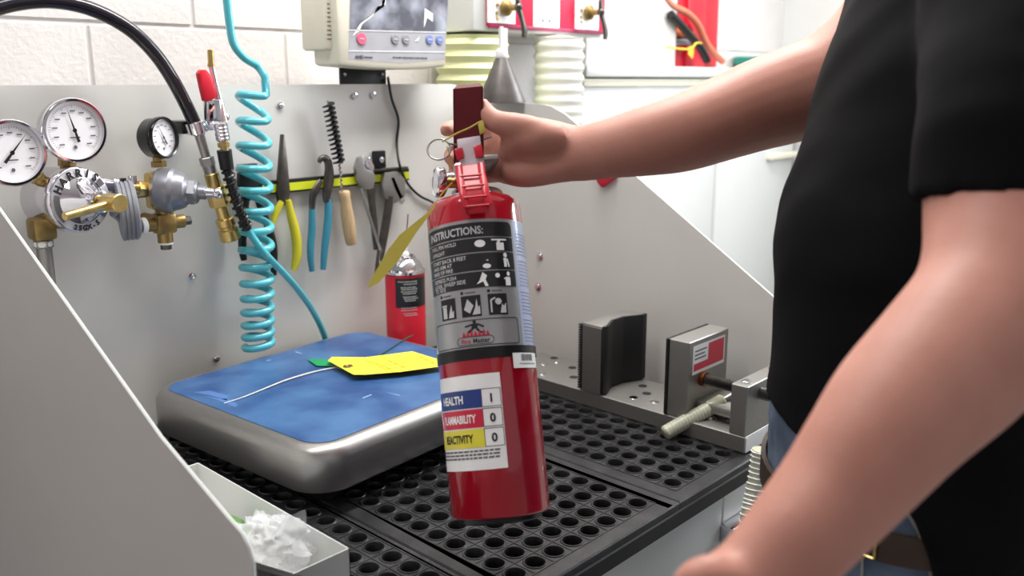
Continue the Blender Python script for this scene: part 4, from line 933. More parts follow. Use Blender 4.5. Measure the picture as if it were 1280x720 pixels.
# tube brush
t_ = thing('tube_brush', 'black bristle tube brush with a turned wooden handle', 'brush', W(437, 312))
b0, b1 = W(410, 128, 0.01), W(424, 204, 0.006); dv = b1 - b0; ax = dv.normalized(); s_ = ax.cross(UY).normalized(); v2 = ax.cross(s_)
mb = MB(); vs = []; fs = []; n = 330
for i in range(n):
    t2 = i / n; a = 2 * PI * 13 * t2; rr = 0.0125 if i % 2 else 0.0118
    c0 = b0 + dv * t2; d_ = s_ * math.cos(a) + v2 * math.sin(a); k = len(vs)
    vs += [c0 + ax * -0.0015, c0 + ax * 0.0015, c0 + d_ * rr + ax * 0.0035, c0 + d_ * rr + ax * 0.0008]
    if i: fs += [(k - 4, k, k + 3, k - 1), (k - 3, k - 2, k + 2, k + 1), (k - 1, k + 3, k + 2, k - 2)]
mb.raw(vs, fs); br_ = mb.build('bristles', 'rubber2', t_, sharp=20)
mb = MB(); tw = []
for i in range(60): a = i * 0.9; tw.append(W(424, 200, 0.006) + (W(428, 243) - W(424, 200, 0.006)) * (i / 59) + UX * (0.0015 * math.cos(a)) + UY * (0.0015 * math.sin(a)))
mb.sweep(tw, 0.0017, 6); mb.sweep([b0 - dv * 0.03, W(424, 202, 0.006)], 0.0016, 6); mb.build('twisted_wire', 'steel', t_)
mb = MB(); w0, w1 = W(430, 239), W(440, 311); mb.lathe([(0, 0), (0.0105, 0), (0.012, 0.003), (0.011, 0.012), (0.0115, 0.03), (0.0135, 0.055), (0.013, 0.085), (0.0115, 0.105), (0.0095, 0.1115), (0, 0.112)], w0, w1 - w0, 24); mb.build('handle', 'wood', t_)
# adjustable wrenches
def wrench(lab, pts_handle, rad, head, jaw):
    t2 = thing('adjustable_wrench', lab, 'wrench', W(*pts_handle[-1]), 'adjustable wrenches on the tool bar')
    b = MB(); b.sweep([W(x, y) for x, y in pts_handle], rad, 12, ref=(0, 1, 0), sub=3); b.build('handle', 'dsteel', t2)
    b = MB(); flat(b, head, 0.011, 0.0015, 0.004); b.build('head', 'ss', t2)
    b = MB(); flat(b, jaw, 0.010, 0.0012, 0.004); b.build('moving_jaw', 'chrome', t2)
    return t2
t2 = wrench('adjustable wrench with curved open jaw left of the second wrench', [(463, 232), (465, 255), (468, 285), (470, 312)], [(0.012, 0.004), (0.009, 0.004), (0.009, 0.004), (0.006, 0.004)],
       [(449, 197), (455, 195), (454, 204), (459, 212), (467, 214), (470, 222), (467, 236), (455, 238), (447, 226), (445, 210)], [(459, 196), (463, 197), (468, 208), (468, 214), (460, 212), (457, 205)])
t3 = thing('ratchet_bar', 'thin flat steel bar leaning below the curved jaw wrench', 'tool', W(475, 313))
mb = MB(); mb.sweep([W(451, 236, 0.012), W(463, 275, 0.012), W(475, 312, 0.008)], [(0.004, 0.0025)] * 3, 10, ref=(0, 1, 0)); mb.build('shaft', 'ss', t3)
t4 = wrench('adjustable wrench with thick rusty handle nearest the service tag', [(487, 245), (483, 275), (477, 310), (471, 345)], [(0.012, 0.005), (0.0115, 0.005), (0.011, 0.005), (0.007, 0.004)],
       [(481, 216), (497, 214), (507, 224), (506, 246), (495, 254), (482, 248), (478, 232)], [(488, 222), (493, 221), (501, 240), (507, 250), (503, 256), (494, 238)])
mb = MB(); mb.box(W(466, 215, 0.004), W(509, 208) + Vector((0, 0.008, 0)), 0.001); mb.build('jaw_bar', 'dsteel', t4)
# indicator cable
mb = MB(); mb.sweep([onY(485, 97, YP + 0.01), onY(486, 104, YP - 0.006), onY(490, 125, YP - 0.008), onY(498, 150, YP - 0.006), onY(496, 180, YP - 0.005), onY(500, 208, YP - 0.03), onY(510, 230, YP - 0.006), onY(525, 245, YP - 0.006), onY(545, 256, YP - 0.006), onY(565, 280, YP - 0.006)], 0.0028, 8, sub=5)
tag(mb.build('indicator_cable', 'rubber2'), 'thin black cable running down the tool panel from the scale display', 'cable')

# ------------------------------------------------------------------ scale indicator on its bracket
YI = 1.43
I_ = lambda x, y, d=0.0: onY(x, y, YI - d)
ibl, ibr = I_(433, 86), I_(558, 82)
ZI0, ZI1 = (ibl.z + ibr.z) / 2 + 0.002, (ibl.z + ibr.z) / 2 + 0.19; IX0, IX1 = ibl.x - 0.012, ibr.x + 0.004
ind = thing('scale_display', 'beige scale display box with round keys above the tool panel', 'scale display', Vector(((IX0 + IX1) / 2, YP, ZP)))
mb = MB(); n = 12; pts = []
for k in range(n + 1): t_ = k / n; pts.append((IX0 + (IX1 - IX0) * t_, YI + 0.004, ZI0 - 0.007 * math.sin(PI * t_)))
pts += [(IX1 + 0.006, YI + 0.004, ZI1), (IX0 - 0.004, YI + 0.004, ZI1)]
mb.prism(pts, (0, 0.085, 0), 0.007); hous = mb.build('housing', 'offwhite', ind, sharp=40)
mb = MB(); e0, e1 = onY(398, 70, 1.475), onY(428, 70, 1.475)
mb.box((e0.x, 1.455, ZI0 + 0.028), (IX0 + 0.02, 1.53, ZI1), 0.006); mb.build('swivel_arm', 'offwhite', ind)
mb = MB(); fs_ = lambda x, z: onY(x, z, 1.4545)
for k in range(9): a = fs_(409, 4 + k * 5.5); mb.poly([a, a + UX * 0.012, a + UX * 0.012 - UZ * 0.002, a - UZ * 0.002])
mb.build('rating_print', 'inkgrey', ind)
mb = MB(); fd = lambda x, z: onY(x, z, YI + 0.0036)
mb.poly([fd(436, 74), fd(500, 79), fd(556, 74), fd(562, -40), fd(438, -60)]); face = mb.build('front_film', 'key', ind)
mb = MB(); fd2 = lambda x, z: onY(x, z, YI + 0.0030); mb.poly([fd2(438, 37), fd2(558, 40), fd2(562, -40), fd2(440, -60)]); mb.build('display_window', 'display', face)
mb = MB(); fd3 = lambda x, z: onY(x, z, YI + 0.0026)
for a, b in (((436, 37.5), (558, 40.5)), ((436, 63.5), (557, 65))):
    p, q = fd3(*a), fd3(*b); mb.poly([p - UZ * 0.0007, q - UZ * 0.0007, q + UZ * 0.0007, p + UZ * 0.0007])
# glints along the crinkled clear film, painted on as flat white shapes
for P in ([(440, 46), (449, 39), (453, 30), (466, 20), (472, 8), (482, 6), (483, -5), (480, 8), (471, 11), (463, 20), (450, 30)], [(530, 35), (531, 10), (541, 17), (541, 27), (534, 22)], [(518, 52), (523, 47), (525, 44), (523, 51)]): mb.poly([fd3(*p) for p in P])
mb.build('film_glints_and_lines', 'labelwhite', face)
for x, y, m_ in ((452, 48.5, 'pinkbtn'), (494, 49, 'greybtn'), (507.5, 49.5, 'greybtn'), (537, 49.5, 'bluebtn'), (549.5, 50, 'bluebtn')):
    cxx = fd3(x, y); r = 0.0115 if m_ == 'pinkbtn' else 0.0098
    mb = MB(); mb.lathe([(0, 0.0016), (r - 0.001, 0.0014), (r, 0)], cxx, (0, -1, 0), 24); bt = mb.build('key', m_, face)
    mb = MB(); mb.box(cxx + Vector((-0.005, -0.0022, -0.0011)), cxx + Vector((0.005, -0.0015, 0.0011))); mb.build('key_print', 'labelsilver', bt)
mb = MB(); ft = lambda x, z: fd3(444, 73) + Vector((x, 0, z))
put_text(mb, 'AND', 0.0085, ft, 0, 0, bold=0.0003, xs=1.1)
ft2 = lambda x, z: fd3(491, 72.5) + Vector((x, 0, z)); x = 0
while x < 0.085: wd = random.uniform(0.003, 0.008); put_rect(mb, x, 0, x + wd, 0.0024, ft2); x += wd + 0.0015
x = 0.023
while x < 0.042: put_rect(mb, x, 0.001, x + 0.003, 0.004, ft); x += 0.004
mb.build('print', 'ink', face)
mb = MB(); b0, b1 = onY(425, 95, 1.506), onY(482, 95, 1.506); mb.box((b0.x, 1.5045, ZP - 0.06), (b1.x, 1.510, ZI0 + 0.02), 0.001); bk_ = mb.build('bracket', 'black', ind)
for q in ((430, 93), (477, 93)): bolt(onY(q[0], q[1], 1.5043), (0, -1, 0), bk_, 0.003)

# ------------------------------------------------------------------ things on the wall behind the bench
YR = 1.49
Rr = lambda x, y, d=0.0: onY(x, y, YR - d)
vb = thing('valve_panel', 'red and white valve panel with three knob plates above the corrugated hoses', 'valve panel', Rr(670, 44))
q0, q1 = Rr(592, 39), Rr(752, 46); zb = (q0.z + q1.z) / 2
mb = MB(); mb.box((q0.x, YR, zb), (q1.x, YB - 0.009, zb + 0.34), 0.004); mb.build('box', 'white', vb)
mb = MB(); r0, r1 = Rr(607, 20), Rr(753, 20); rz = Rr(606, 33).z
mb.box((r0.x, YR - 0.010, rz), (r1.x - 0.002, YR, zb + 0.33), 0.003); rp_ = mb.build('red_plate', 'redpanel', vb)
mb = MB(); mb.box((r0.x - 0.001, YR - 0.012, rz - 0.003), (r1.x - 0.001, YR - 0.008, rz + 0.006), 0.001); mb.build('red_plate_edge', mat('maroon_edge', (140, 24, 70), 0.4), vb)
for i, (a, b, y) in enumerate(((610, 644, 28), (667, 699, 33), (719, 748, 36))):
    p, q = Rr(a, y, 0.012), Rr(b, y, 0.012); mb = MB(); mb.box((p.x, YR - 0.0125, min(p.z, q.z) + 0.0), (q.x, YR - 0.0095, zb + 0.25)); pl_ = mb.build('knob_plate', 'labelwhite', vb)
    if i != 1:
        kc = Rr((a + b) / 2 - 1 + (4 if i == 0 else 1), 10 if i == 0 else 16, 0.012)
        mb = MB(); mb.lathe([(0.012, 0), (0.018, 0.004), (0.018, 0.012), (0.012, 0.016), (0.008, 0.018), (0.008, 0.045), (0, 0.045)], kc, (0, -1, 0), 20); kb = mb.build('valve_stem', 'brassdull', vb)
        mb = MB(); kd = kc - UY * 0.045; mb.sweep([kd + Vector((-0.002, 0, 0.028)), kd, kd + Vector((0.008, -0.004, -0.028)), kd + Vector((0.016, -0.004, -0.05)), kd + Vector((0.016, -0.002, -0.066))], [(0.007, 0.004), (0.008, 0.006), (0.007, 0.004), (0.0095, 0.003), (0.007, 0.003)], 12, ref=(0, 1, 0), sub=4); mb.sphere(kd, 0.010, 12); mb.build('lever', 'dsteel', vb)
        mb = MB()
        for dx, dz in ((-0.026, -0.012), (-0.022, -0.024), (-0.024, 0.006)): mb.cyl(kc + Vector((dx, 0.001, dz)), kc + Vector((dx, -0.004, dz)), 0.004, seg=10)
        mb.build('rivet', 'brassdull', vb)
    else:
        kc = Rr(683, 12, 0.0130); f = lambda x, z: kc + Vector((x, 0, z)); mb = MB()
        for k in range(10): a0, a1 = R_(100 - 12 * k), R_(100 - 12 * (k + 1)); put_line(mb, 0.025 * math.cos(a0), 0.025 * math.sin(a0), 0.025 * math.cos(a1), 0.025 * math.sin(a1), 0.002, f)
        put_poly(mb, ell(-0.012, -0.026, 0.004, 0.005, 10), f); put_poly(mb, ell(0.012, -0.026, 0.004, 0.005, 10), f); put_rect(mb, -0.022, -0.002, -0.016, 0.002, f); mb.build('dial_print', 'ink', pl_)
# corrugated hoses
def corrugated(lab, px, y0, y1, r, pitch, m_, Y):
    a, b = onY(px, y0, Y), onY(px, y1, Y); a.z = zb - 0.001; h = a.z - 0.75; prof = []; z = 0
    k = int(h / pitch)
    for i in range(k):
        for j in range(4): t_ = j / 4; prof.append((r - 0.1 * r * 0.5 * (1 - math.cos(2 * PI * t_)), i * pitch + t_ * pitch))
    b_ = MB(); b_.lathe([(0, -0.0)] + prof + [(0, k * pitch)], (a.x, Y, a.z - k * pitch), UZ, 40)
    return tag(b_.build('corrugated_hose', m_, sharp=60), lab, 'duct', 'corrugated hoses under the valve panel')
corrugated('wide cream corrugated hose rising behind the scale display and funnel', 590, 44, 140, 0.088, 0.027, 'bellowsy', 1.565)
corrugated('narrower white corrugated hose to the right of the funnel', 699, 50, 160, 0.064, 0.026, 'bellows', 1.475)
# funnel hanging under the valve panel
fc0, fc1 = dep(625, 66, 1.94), dep(627, 127, 1.94)
fun = thing('metal_funnel', 'dull grey sheet metal funnel hanging under the red valve panel', 'funnel', fc1)
mb = MB(); hgt = fc0.z - fc1.z + 0.0
mb.lathe([(0.050, 0), (0.052, 0.0), (0.052, 0.003), (0.009, hgt), (0.007, hgt), (0.047, 0.003)], Vector((fc1.x, fc1.y, fc1.z - 0.002)), UZ, 32); mb.build('cone', 'galv', fun)
mb = MB(); tp_ = Vector((fc1.x, fc1.y, fc1.z + hgt)); mb.lathe([(0.013, -0.012), (0.0145, -0.008), (0.0125, 0.004), (0.006, 0.008), (0, 0.008)], tp_, UZ, 16); mb.build('cap', 'labelwhite', fun)
mb = MB(); mb.box(tp_ + Vector((-0.004, -0.002, 0.0)), Vector((tp_.x + 0.004, tp_.y + 0.002, zb + 0.002))); mb.box(Vector((tp_.x + 0.012, tp_.y + 0.01, zb - 0.05)), Vector((tp_.x + 0.03, tp_.y + 0.02, zb + 0.0))); mb.build('hanger', 'panel', fun)
# white cabinet right of the bench
YCB = 1.555
c0 = onY(730, 81, YCB); 
CX0, CX1 = c0.x, XR - 0.06; CZ = c0.z
cab = thing('white_cabinet', 'tall white cabinet with a lidded top behind the right side panel', 'cabinet', Vector(((CX0 + CX1) / 2, YCB + 0.1, 0)))
mb = MB(); mb.box((CX0 + 0.004, YCB + 0.006, 0), (CX1, YB - 0.01, CZ - 0.055), 0.004); mb.build('body', 'white', cab)
mb = MB(); mb.box((CX0 - 0.002, YCB - 0.012, CZ - 0.032), (CX1 + 0.004, YB - 0.01, CZ), 0.005); mb.build('lid', 'white', cab)
mb = MB(); mb.box((CX0, YCB - 0.002, CZ - 0.058), (CX1, YB - 0.012, CZ - 0.036), 0.003); mb.build('rim', 'offwhite', cab)
for k in range(1, 3):
    mb = MB(); xx = CX0 + k * 0.48; mb.box((xx - 0.24, YCB - 0.004, 0.2), (xx + 0.22, YCB + 0.008, CZ - 0.075), 0.003); mb.build('door', 'white', cab)
p = onY(965, 195, 1.53)
mb = MB(); mb.box((p.x, 1.53, p.z - 0.015), (XR - 0.025, YCB + 0.0, p.z + 0.004), 0.003); mb.build('pull_ledge', 'offwhite', cab)
# white pier beside the red hoses
pa, pb = onY(733, 60, 1.58), onY(845, 60, 1.58)
mb = MB(); mb.box((pa.x, 1.58, CZ + 0.001), (pb.x, YB - 0.009, ZC), 0.004); struct(mb.build('trim_1', 'wall'))
# red pole and hoses standing on the cabinet
rp0, rp1 = onY(845, 40, 1.60), onY(905, 40, 1.60)
rt = thing('red_folded_tarp', 'tall bright red folded sheet standing behind the bundled hoses', 'sheet', Vector(((rp0.x + rp1.x) / 2, 1.62, CZ)))
mb = MB(); px = rp0.x - 0.02; wpx = (rp1.x - px) / 3
for k, (a, b, y) in enumerate(((px, px + wpx + 0.02, 1.62), (px + wpx, px + 2 * wpx + 0.01, 1.61), (px + 2 * wpx, px + 3 * wpx, 1.62))):
    mb = MB(); mb.prism([(a, y, CZ + 0.001), (b, y, CZ + 0.001), (b - 0.012, y, CZ + 0.75), (a - 0.005, y, CZ + 0.75)], (0, 0.02, 0), 0.006); mb.build('fold', 'redplastic', rt)
YHs = 1.585
H_ = lambda x, y, d=0: onY(x, y, YHs - d)
mb = MB(); mb.sweep([H_(824, -14), H_(838, 6), H_(858, 16), H_(872, 30), H_(882, 52), H_(892, 66), H_(903, 77)], 0.011, 12, sub=5); tag(mb.build('orange_hose', 'orangehose'), 'salmon orange hose curving down onto the white cabinet', 'hose')
mb = MB(); mb.sweep([H_(838, 18, 0.02), H_(850, 30, 0.02), H_(864, 46, 0.02), H_(876, 60, 0.02), H_(884, 76, 0.02)], 0.013, 12, sub=5); tag(mb.build('black_hose', 'black'), 'black hose bundled below the orange hose by a yellow tie', 'hose')
mb = MB(); mb.sweep([H_(842, 40, -0.02), H_(852, 41, -0.02), H_(864, 44, -0.02)], 0.014, 12, sub=3); tag(mb.build('orange_pipe', mat('dark_orange', (190, 96, 50), 0.5)), 'short dark orange pipe end behind the black hose', 'pipe')
mb = MB(); mb.sweep([H_(842, 53, -0.02), H_(854, 52, -0.02), H_(868, 53, -0.02)], 0.011, 12, sub=3); tag(mb.build('grey_pipe', 'cast'), 'short grey pipe end below the dark orange one', 'pipe')
mb = MB(); mb.sweep([H_(833, 59, 0.03), H_(850, 61, 0.035), H_(864, 61, 0.045), H_(870, 54, 0.045), H_(877, 54, 0.04)], 0.003, 8, sub=3); mb.prism([H_(862, 58, 0.045), H_(868, 58, 0.045), H_(866, 73, 0.045), H_(861, 68, 0.045)], (0, 0.003, 0)); tag(mb.build('yellow_tie', mat('yellow_tie', (226, 200, 60), 0.5)), 'yellow tie strap around the bundled hoses', 'tie')
tr = thing('tape_roll', 'teal tape roll lying on top of the white cabinet', 'tape roll', onY(938, 82, 1.60))
tc_ = onY(938, 76, 1.60); tc_.z = CZ + 0.0
mb = MB(); mb.lathe([(0.03, 0.012), (0.055, 0.012), (0.058, 0.016), (0.058, 0.036), (0.055, 0.040), (0.03, 0.040), (0.03, 0.012)], tc_, UZ, 32); mb.build('roll', 'teal', tr)
mb = MB(); mb.lathe([(0.03, 0.0), (0.05, 0.0), (0.05, 0.012), (0.03, 0.012), (0.03, 0.0)], tc_, UZ, 28); mb.build('core', 'tan', tr)
# flat door panel on the right wall
d0 = onX(960, 30, XR)
mb = MB(); mb.box((XR - 0.02, d0.y - 1.0, 0.0), (XR, d0.y, 2.3), 0.004); struct(mb.build('door_1', 'white'))
# red pointed thing behind the forearm, on the side panel edge
rq = onX(752, 226, XRP - 0.006)
mb = MB(); mb.prism([onX(x, y, XRP - 0.012) for x, y in ((738, 200), (768, 200), (768, 222), (752, 235), (746, 228))], (0.01, 0, 0), 0.002)
tag(mb.build('red_flag', 'redplastic'), 'small pointed red plastic tab below the outstretched forearm', 'tab')
# ribbed vinyl hose in front of the bench, below the vise
pr_ = [onY(953, 562, 0.60), onY(950, 590, 0.60), onY(944, 622, 0.60), onY(938, 650, 0.60), onY(935, 700, 0.60), onY(940, 800, 0.60)]
mb = MB(); mb.sweep(pr_, 0.016, 18, sub=6); vh = thing('ribbed_vinyl_hose', 'pale ribbed vinyl hose hanging below the vise end of the bench', 'hose', pr_[-1]); mb.build('tube', 'tubeclear', vh)
PP, _ = smooth_path(pr_, [(1, 1)] * len(pr_), 40); hx = []
for i in range(len(PP)):
    a = i * 0.7; t_ = (PP[min(i + 1, len(PP) - 1)] - PP[max(0, i - 1)]).normalized(); s_ = t_.cross(UY).normalized(); hx.append(PP[i] + s_ * 0.0165 * math.cos(a) + t_.cross(s_) * 0.0165 * math.sin(a))
mb = MB(); mb.sweep(hx, 0.0016, 5); mb.build('spiral_rib', 'labelwhite', vh)
# ------------------------------------------------------------------ the person
person = thing('person', 'person in a black short sleeved shirt and jeans holding the red extinguisher', 'person', K(0.45, 0.95, 0))
def remeshed(name, mb_, voxel, smooth, material, parent, wrinkle=None):
    me = bpy.data.meshes.new('tmp'); bmesh.ops.recalc_face_normals(mb_.bm, faces=mb_.bm.faces[:]); mb_.bm.to_mesh(me); mb_.bm.free()
    o = bpy.data.objects.new('tmp', me); COL.objects.link(o)
    r = o.modifiers.new('r', 'REMESH'); r.mode = 'VOXEL'; r.voxel_size = voxel
    if smooth: s_ = o.modifiers.new('s', 'SMOOTH'); s_.iterations = smooth; s_.factor = 0.5
    dg = bpy.context.evaluated_depsgraph_get(); m2 = bpy.data.meshes.new_from_object(o.evaluated_get(dg)); bpy.data.objects.remove(o, do_unlink=True)
    org = ORI[parent.name]
    if wrinkle:
        nn = [v_.normal.copy() for v_ in m2.vertices]
        for v_, n_ in zip(m2.vertices, nn): v_.co += n_ * wrinkle(v_.co)
    m2.transform(Matrix.Translation(-org)); m2.shade_smooth(); m2.materials.clear(); m2.materials.append(M[material]); m2.name = name
    o = bpy.data.objects.new(name, m2); COL.objects.link(o); o.parent = parent; ORI[o.name] = org
    return o
def D(lst): return [dep(x, y, d) for x, y, d in lst]
bd = MB()
# trunk, neck, head
bd.sweep([K(.455, .955, .84), K(.45, .955, .95), K(.445, .955, 1.10), K(.445, .955, 1.25), K(.455, .955, 1.42), K(.468, .955, 1.56), K(.474, .955, 1.63), K(.465, .955, 1.70), K(.455, .955, 1.78)],
         [(.07, .12), (.11, .15), (.118, .155), (.122, .16), (.108, .165), (.090, .16), (.065, .11), (.055, .058), (.055, .055)], 28, ref=CF, sub=4)
bd.sweep([K(.43, .955, 1.735), K(.415, .955, 1.77), K(.42, .955, 1.83), K(.43, .955, 1.90), K(.44, .955, 1.955), K(.445, .955, 1.985)], [(.03, .03), (.075, .058), (.095, .072), (.102, .078), (.085, .065), (.03, .025)], 24, ref=CF, sub=4)
bd.sweep([K(.335, .955, 1.875), K(.318, .955, 1.845), K(.325, .955, 1.832)], [.010, .014, .009], 10)          # nose
bd.sweep([K(.325, .94, 1.80), K(.322, .955, 1.803), K(.325, .97, 1.80)], [.008, .011, .008], 8)               # mouth
for sg in (-1, 1): bd.sweep([K(.435, .955 + sg * .078, 1.875), K(.448, .955 + sg * .088, 1.865), K(.435, .955 + sg * .080, 1.83)], [.012, .015, .009], 8)   # ears
# legs and feet
for yc in (.855, 1.05):
    bd.sweep([K(.44, yc, .98), K(.44, yc, .82), K(.43, yc, .52), K(.445, yc, .32), K(.45, yc, .10), K(.45, yc, .05)], [(.085, .085), (.082, .08), (.055, .055), (.055, .055), (.038, .038), (.042, .04)], 18, ref=CF, sub=4)
    bd.sweep([K(.48, yc, .045), K(.40, yc, .045), K(.29, yc, .03)], [(.035, .036), (.036, .036), (.022, .04)], 14, sub=3)
# far arm reaching to the extinguisher
bd.sweep(D([(1160, -95, 1.13), (1140, -25, 1.15), (1095, 50, 1.17), (1035, 100, 1.18), (988, 119, 1.18), (950, 131, 1.175), (907, 147, 1.165), (850, 167, 1.15), (800, 178, 1.145), (755, 187, 1.145), (725, 192, 1.15), (695, 190, 1.155)]),
         [(.06, .06), (.062, .062), (.064, .060), (.063, .060), (.063, .058), (.060, .056), (.055, .052), (.0500, .046), (.0440, .038), (.0380, .032), (.0360, .028), (.038, .024)], 22, ref=CD, sub=4)
# far hand: palm, four curled fingers, thumb beside the lever
bd.sweep(D([(715, 192, 1.152), (690, 190, 1.155), (660, 189, 1.160), (635, 190, 1.168), (616, 191, 1.174)]), [(.037, .024), (.042, .024), (.0455, .022), (.044, .018), (.038, .011)], 20, ref=CD, sub=4)
bd.sweep(D([(700, 176, 1.142), (668, 172, 1.132), (645, 175, 1.138), (640, 195, 1.150)]), [.022, .023, .020, .016], 16, sub=3)     # thumb mound
bd.sweep(D([(715, 203, 1.150), (690, 211, 1.148), (655, 217, 1.150), (632, 214, 1.158)]), [.022, .020, .019, .016], 14, sub=3)                              # heel of the hand
fing = [([(632, 160, 1.172), (606, 158, 1.190), (580, 160, 1.192), (562, 161, 1.178), (557, 164, 1.156)], .0118),
        ([(630, 180, 1.176), (606, 182, 1.194), (582, 186, 1.198), (565, 192, 1.184), (562, 200, 1.162)], .0112),
        ([(630, 200, 1.176), (608, 204, 1.194), (586, 208, 1.196), (570, 214, 1.184), (566, 222, 1.166)], .0104),
        ([(632, 218, 1.172), (612, 221, 1.188), (594, 224, 1.192), (580, 229, 1.182), (577, 234, 1.168)], .0086)]
for P, r in fing: bd.sweep(D(P), [r * 1.15, r * 1.06, r, r * 0.95, r * 0.72], 14, sub=4)
bd.sweep(D([(682, 172, 1.136), (655, 161, 1.128), (630, 155, 1.124), (616, 150, 1.126), (606, 138, 1.128), (602, 124, 1.130)]), [.022, .0190, .0160, .0142, .0118, .0070], 16, sub=4)
# near arm hanging across the foreground
bd.sweep(D([(1268, -70, .79), (1264, 40, .76), (1256, 160, .71), (1254, 260, .695), (1256, 330, .675), (1240, 390, .66), (1190, 450, .64), (1129, 511, .625), (1085, 566, .615), (1043, 619, .61), (1000, 669, .60), (967, 706, .595), (935, 744, .59)]),
         [(.062, .062), (.063, .062), (.060, .060), (.0575, .058), (.0585, .058), (.060, .058), (.0570, .055), (.0515, .050), (.0455, .045), (.0405, .040), (.0365, .036), (.0340, .030), (.034, .026)], 24, ref=CD, sub=4)
bd.sweep(D([(950, 728, .592), (915, 764, .585), (885, 800, .58), (862, 835, .58)]), [(.034, .024), (.040, .020), (.040, .017), (.036, .012)], 18, ref=CD, sub=4)
nh = [([(880, 770, .575), (845, 800, .572), (828, 832, .574), (826, 856, .585)], .0095), ([(882, 800, .58), (846, 832, .576), (832, 864, .578), (834, 886, .59)], .0098), ([(888, 824, .585), (858, 858, .58), (846, 888, .582), (850, 906, .594)], .0094), ([(896, 846, .59), (874, 876, .586), (866, 898, .588), (868, 912, .597)], .0084)]
for P, r in nh: bd.sweep(D(P), [r * 1.15, r * 1.05, r, r * .75], 12, sub=4)
bd.sweep(D([(925, 735, .58), (893, 722, .572), (868, 726, .57), (846, 742, .572)]), [.019, .0155, .0135, .0085], 14, sub=4)
body = remeshed('body', bd, 0.0042, 8, 'skin', person)
# thumb nail
mb = MB(); tn = dep(601, 130, 1.1185); mb.sphere((0, 0, 0), 1, 14)
for v_ in mb.bm.verts: c_ = v_.co.copy(); v_.co = tn + CR * (c_.x * .0052) + CU * (c_.z * .0075) + CD * (c_.y * .0014)
mb.build('thumb_nail', 'nail', person)
for sg in (-1, 1):
    mb = MB(); mb.sphere(K(.336, .955 + sg * .032, 1.872), .012, 14); ey = mb.build('eye', 'labelwhite', person)
    mb = MB(); mb.sphere(K(.3275, .955 + sg * .032, 1.872), .0045, 10); mb.build('iris', 'ink', ey)
# hair
hb = MB(); hb.sweep([K(.475, .955, 1.80), K(.47, .955, 1.86), K(.455, .955, 1.92), K(.445, .955, 1.97), K(.445, .955, 2.0)], [(.062, .07), (.082, .084), (.103, .086), (.085, .072), (.03, .03)], 20, ref=CF, sub=4)
remeshed('hair', hb, 0.008, 3, 'hair', person, lambda p: 0.004 * noise.noise(p * 60))
# shirt
def hem(th):
    # th: 0 = front (camera left), 90 = side towards the camera, 180 = back
    t_ = th % 360
    if t_ > 180: return 1.140
    if t_ < 62: return 1.140 - 0.02 * math.sin(R_(t_ / 62 * 90))
    if t_ < 84: return 1.120 - 0.16 * (t_ - 62) / 22
    return 0.96
rows = [(1.17, .4425, .1505, .190), (1.24, .4425, .1500, .190), (1.32, .4405, .1460, .190), (1.386, .4440, .1400, .192), (1.437, .4500, .1350, .196), (1.488, .4580, .1300, .200), (1.543, .4640, .1220, .202), (1.60, .4720, .1120, .195), (1.645, .474, .092, .150), (1.685, .470, .070, .085), (1.70, .468, .060, .068)]
sh = MB(); n = 64; rings = []
low = []
for f_ in (0.0, 0.5):
    ring = []
    for k in range(n):
        th = 360 * k / n; z = hem(th) * (1 - f_) + 1.17 * f_; a, b = (.149 + .003 * (1 - f_), .190 + .010 * (1 - f_))
        if z > 1.165: z = 1.165
        ring.append(K(.4425 - a * math.cos(R_(th)), .955 - b * math.sin(R_(th)), z))
    rings.append(ring)
for z, xc, a, b in rows: rings.append([K(xc - a * math.cos(2 * PI * k / n), .955 - b * math.sin(2 * PI * k / n), z) for k in range(n)])
ring_loft(sh, rings)
sh.sweep(D([(1150, -95, 1.12), (1142, -30, 1.145), (1122, 10, 1.16)]), [(.078, .08), (.078, .082), (.076, .08)], 22, ref=CD, sub=3)
sh.sweep(D([(1240, -95, .83), (1262, -60, .79), (1266, 40, .76), (1260, 140, .706), (1256, 250, .702)]), [(.07, .07), (.082, .082), (.078, .080), (.071, .073), (.0690, .0715)], 26, ref=CD, sub=4)
def folds(p):
    q = Vector((p.x * 3.0, p.y * 3.0, p.z * 7.5)); r2 = noise.noise(q + Vector((0, 0, p.x * 6 - p.y * 5)))
    return 0.0085 * r2 + 0.003 * noise.noise(Vector((p.x * 9, p.y * 9, p.z * 20 + p.x * 14)))
remeshed('shirt', sh, 0.006, 6, 'shirt', person, folds)
mb = MB(); hp = dep(1262, 222, .699); hq = dep(1262, 233, .6965); ax = (hq - hp); 
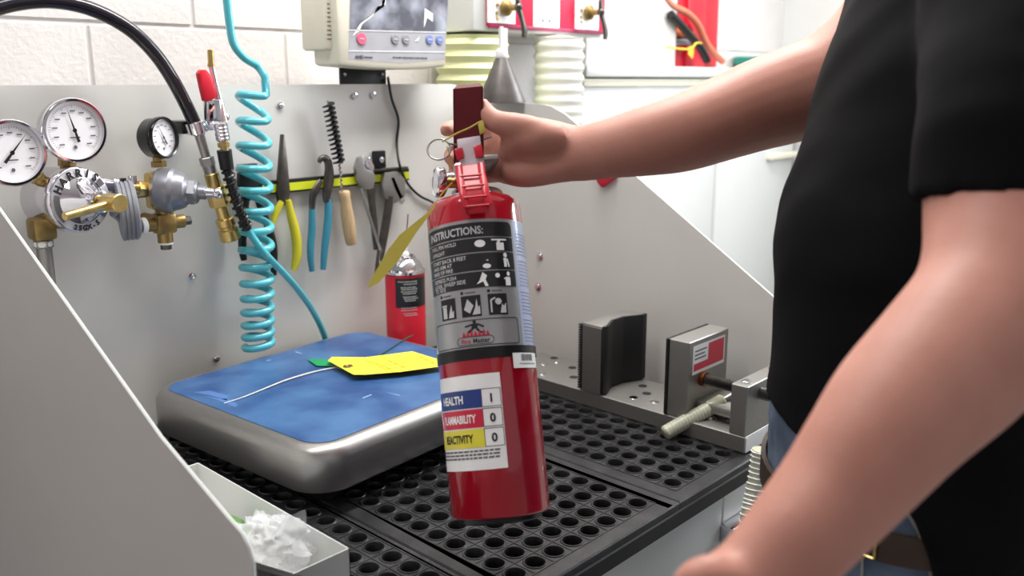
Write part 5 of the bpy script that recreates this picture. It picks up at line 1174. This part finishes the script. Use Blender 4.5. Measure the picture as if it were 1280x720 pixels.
# jeans
jn = MB(); n = 40
jr = [(1.160, .4430, .1400, .174), (1.125, .4425, .1435, .178), (1.08, .444, .1435, .180), (1.02, .446, .142, .182), (.95, .448, .138, .180), (.90, .450, .125, .172)]
ring_loft(jn, [[K(xc - a * math.cos(2 * PI * k / n), .955 - b * math.sin(2 * PI * k / n), z) for k in range(n)] for z, xc, a, b in jr])
for yc in (.865, 1.045): jn.sweep([K(.44, yc, .97), K(.44, yc, .80), K(.432, yc, .52), K(.445, yc, .30), K(.45, yc, .07)], [(.108, .092), (.098, .09), (.078, .076), (.07, .07), (.068, .066)], 22, ref=CF, sub=4)
jeans = remeshed('jeans', jn, 0.007, 5, 'jeans', person, lambda p: 0.004 * noise.noise(p * 14) + 0.002 * noise.noise(p * 40))
def jp(th, z, off=0.004): return K(.4440 - (.1435 + off) * math.cos(R_(th)), .955 - (.180 + off) * math.sin(R_(th)), z)
mb = MB(); mb.sweep([jp(58, 1.125), jp(63, 1.10), jp(70, 1.07), jp(78, 1.0)], 0.0016, 6, sub=4); mb.sweep([jp(48, 1.12), jp(50, 1.06), jp(52, 0.98)], 0.0014, 6, sub=4); mb.build('seam', mat('denim_stitch', (140, 140, 132), 0.8), jeans)
blt = MB(); n = 64; vs = []; fs = []
for k in range(n):
    for z, o_ in ((1.045, .001), (1.045, .0065), (1.077, .0065), (1.077, .001)): vs.append(jp(360 * k / n, z - .012 * math.cos(2 * PI * k / n), o_))
for k in range(n):
    for j in range(4): k2 = (k + 1) % n; fs.append((k * 4 + j, k * 4 + (j + 1) % 4, k2 * 4 + (j + 1) % 4, k2 * 4 + j))
blt.raw(vs, fs); belt = blt.build('belt', 'leather', person)
for th in (44, 300, 250):
    mb = MB(); mb.sweep([jp(th, 1.037 - .012 * math.cos(R_(th)), .005), jp(th, 1.061 - .012 * math.cos(R_(th)), .010), jp(th, 1.085 - .012 * math.cos(R_(th)), .005)], [(.006, .0016)] * 3, 8, ref=jp(th, 1.08, 1) - jp(th, 1.08, 0), sub=3); mb.build('belt_loop', 'jeans', belt)
mb = MB(); mb.sweep([jp(50, 1.042, .009), jp(55, 1.042, .009), jp(55, 1.064, .009), jp(50, 1.064, .009)], 0.0018, 6, closed=True); mb.build('buckle', 'brass', belt)
for yc in (.855, 1.05):
    sb = MB(); sb.sweep([K(.515, yc, .045), K(.47, yc, .055), K(.40, yc, .055), K(.31, yc, .04), K(.255, yc, .032)], [(.03, .03), (.042, .044), (.046, .046), (.052, .034), (.03, .02)], 16, sub=3)
    sb.prism([K(.525, yc - .038, .001), K(.525, yc + .038, .001), K(.26, yc + .045, .001), K(.24, yc, .001), K(.26, yc - .045, .001)], (0, 0, .02), .003)
    remeshed('shoe', sb, 0.006, 3, 'shoe', person)
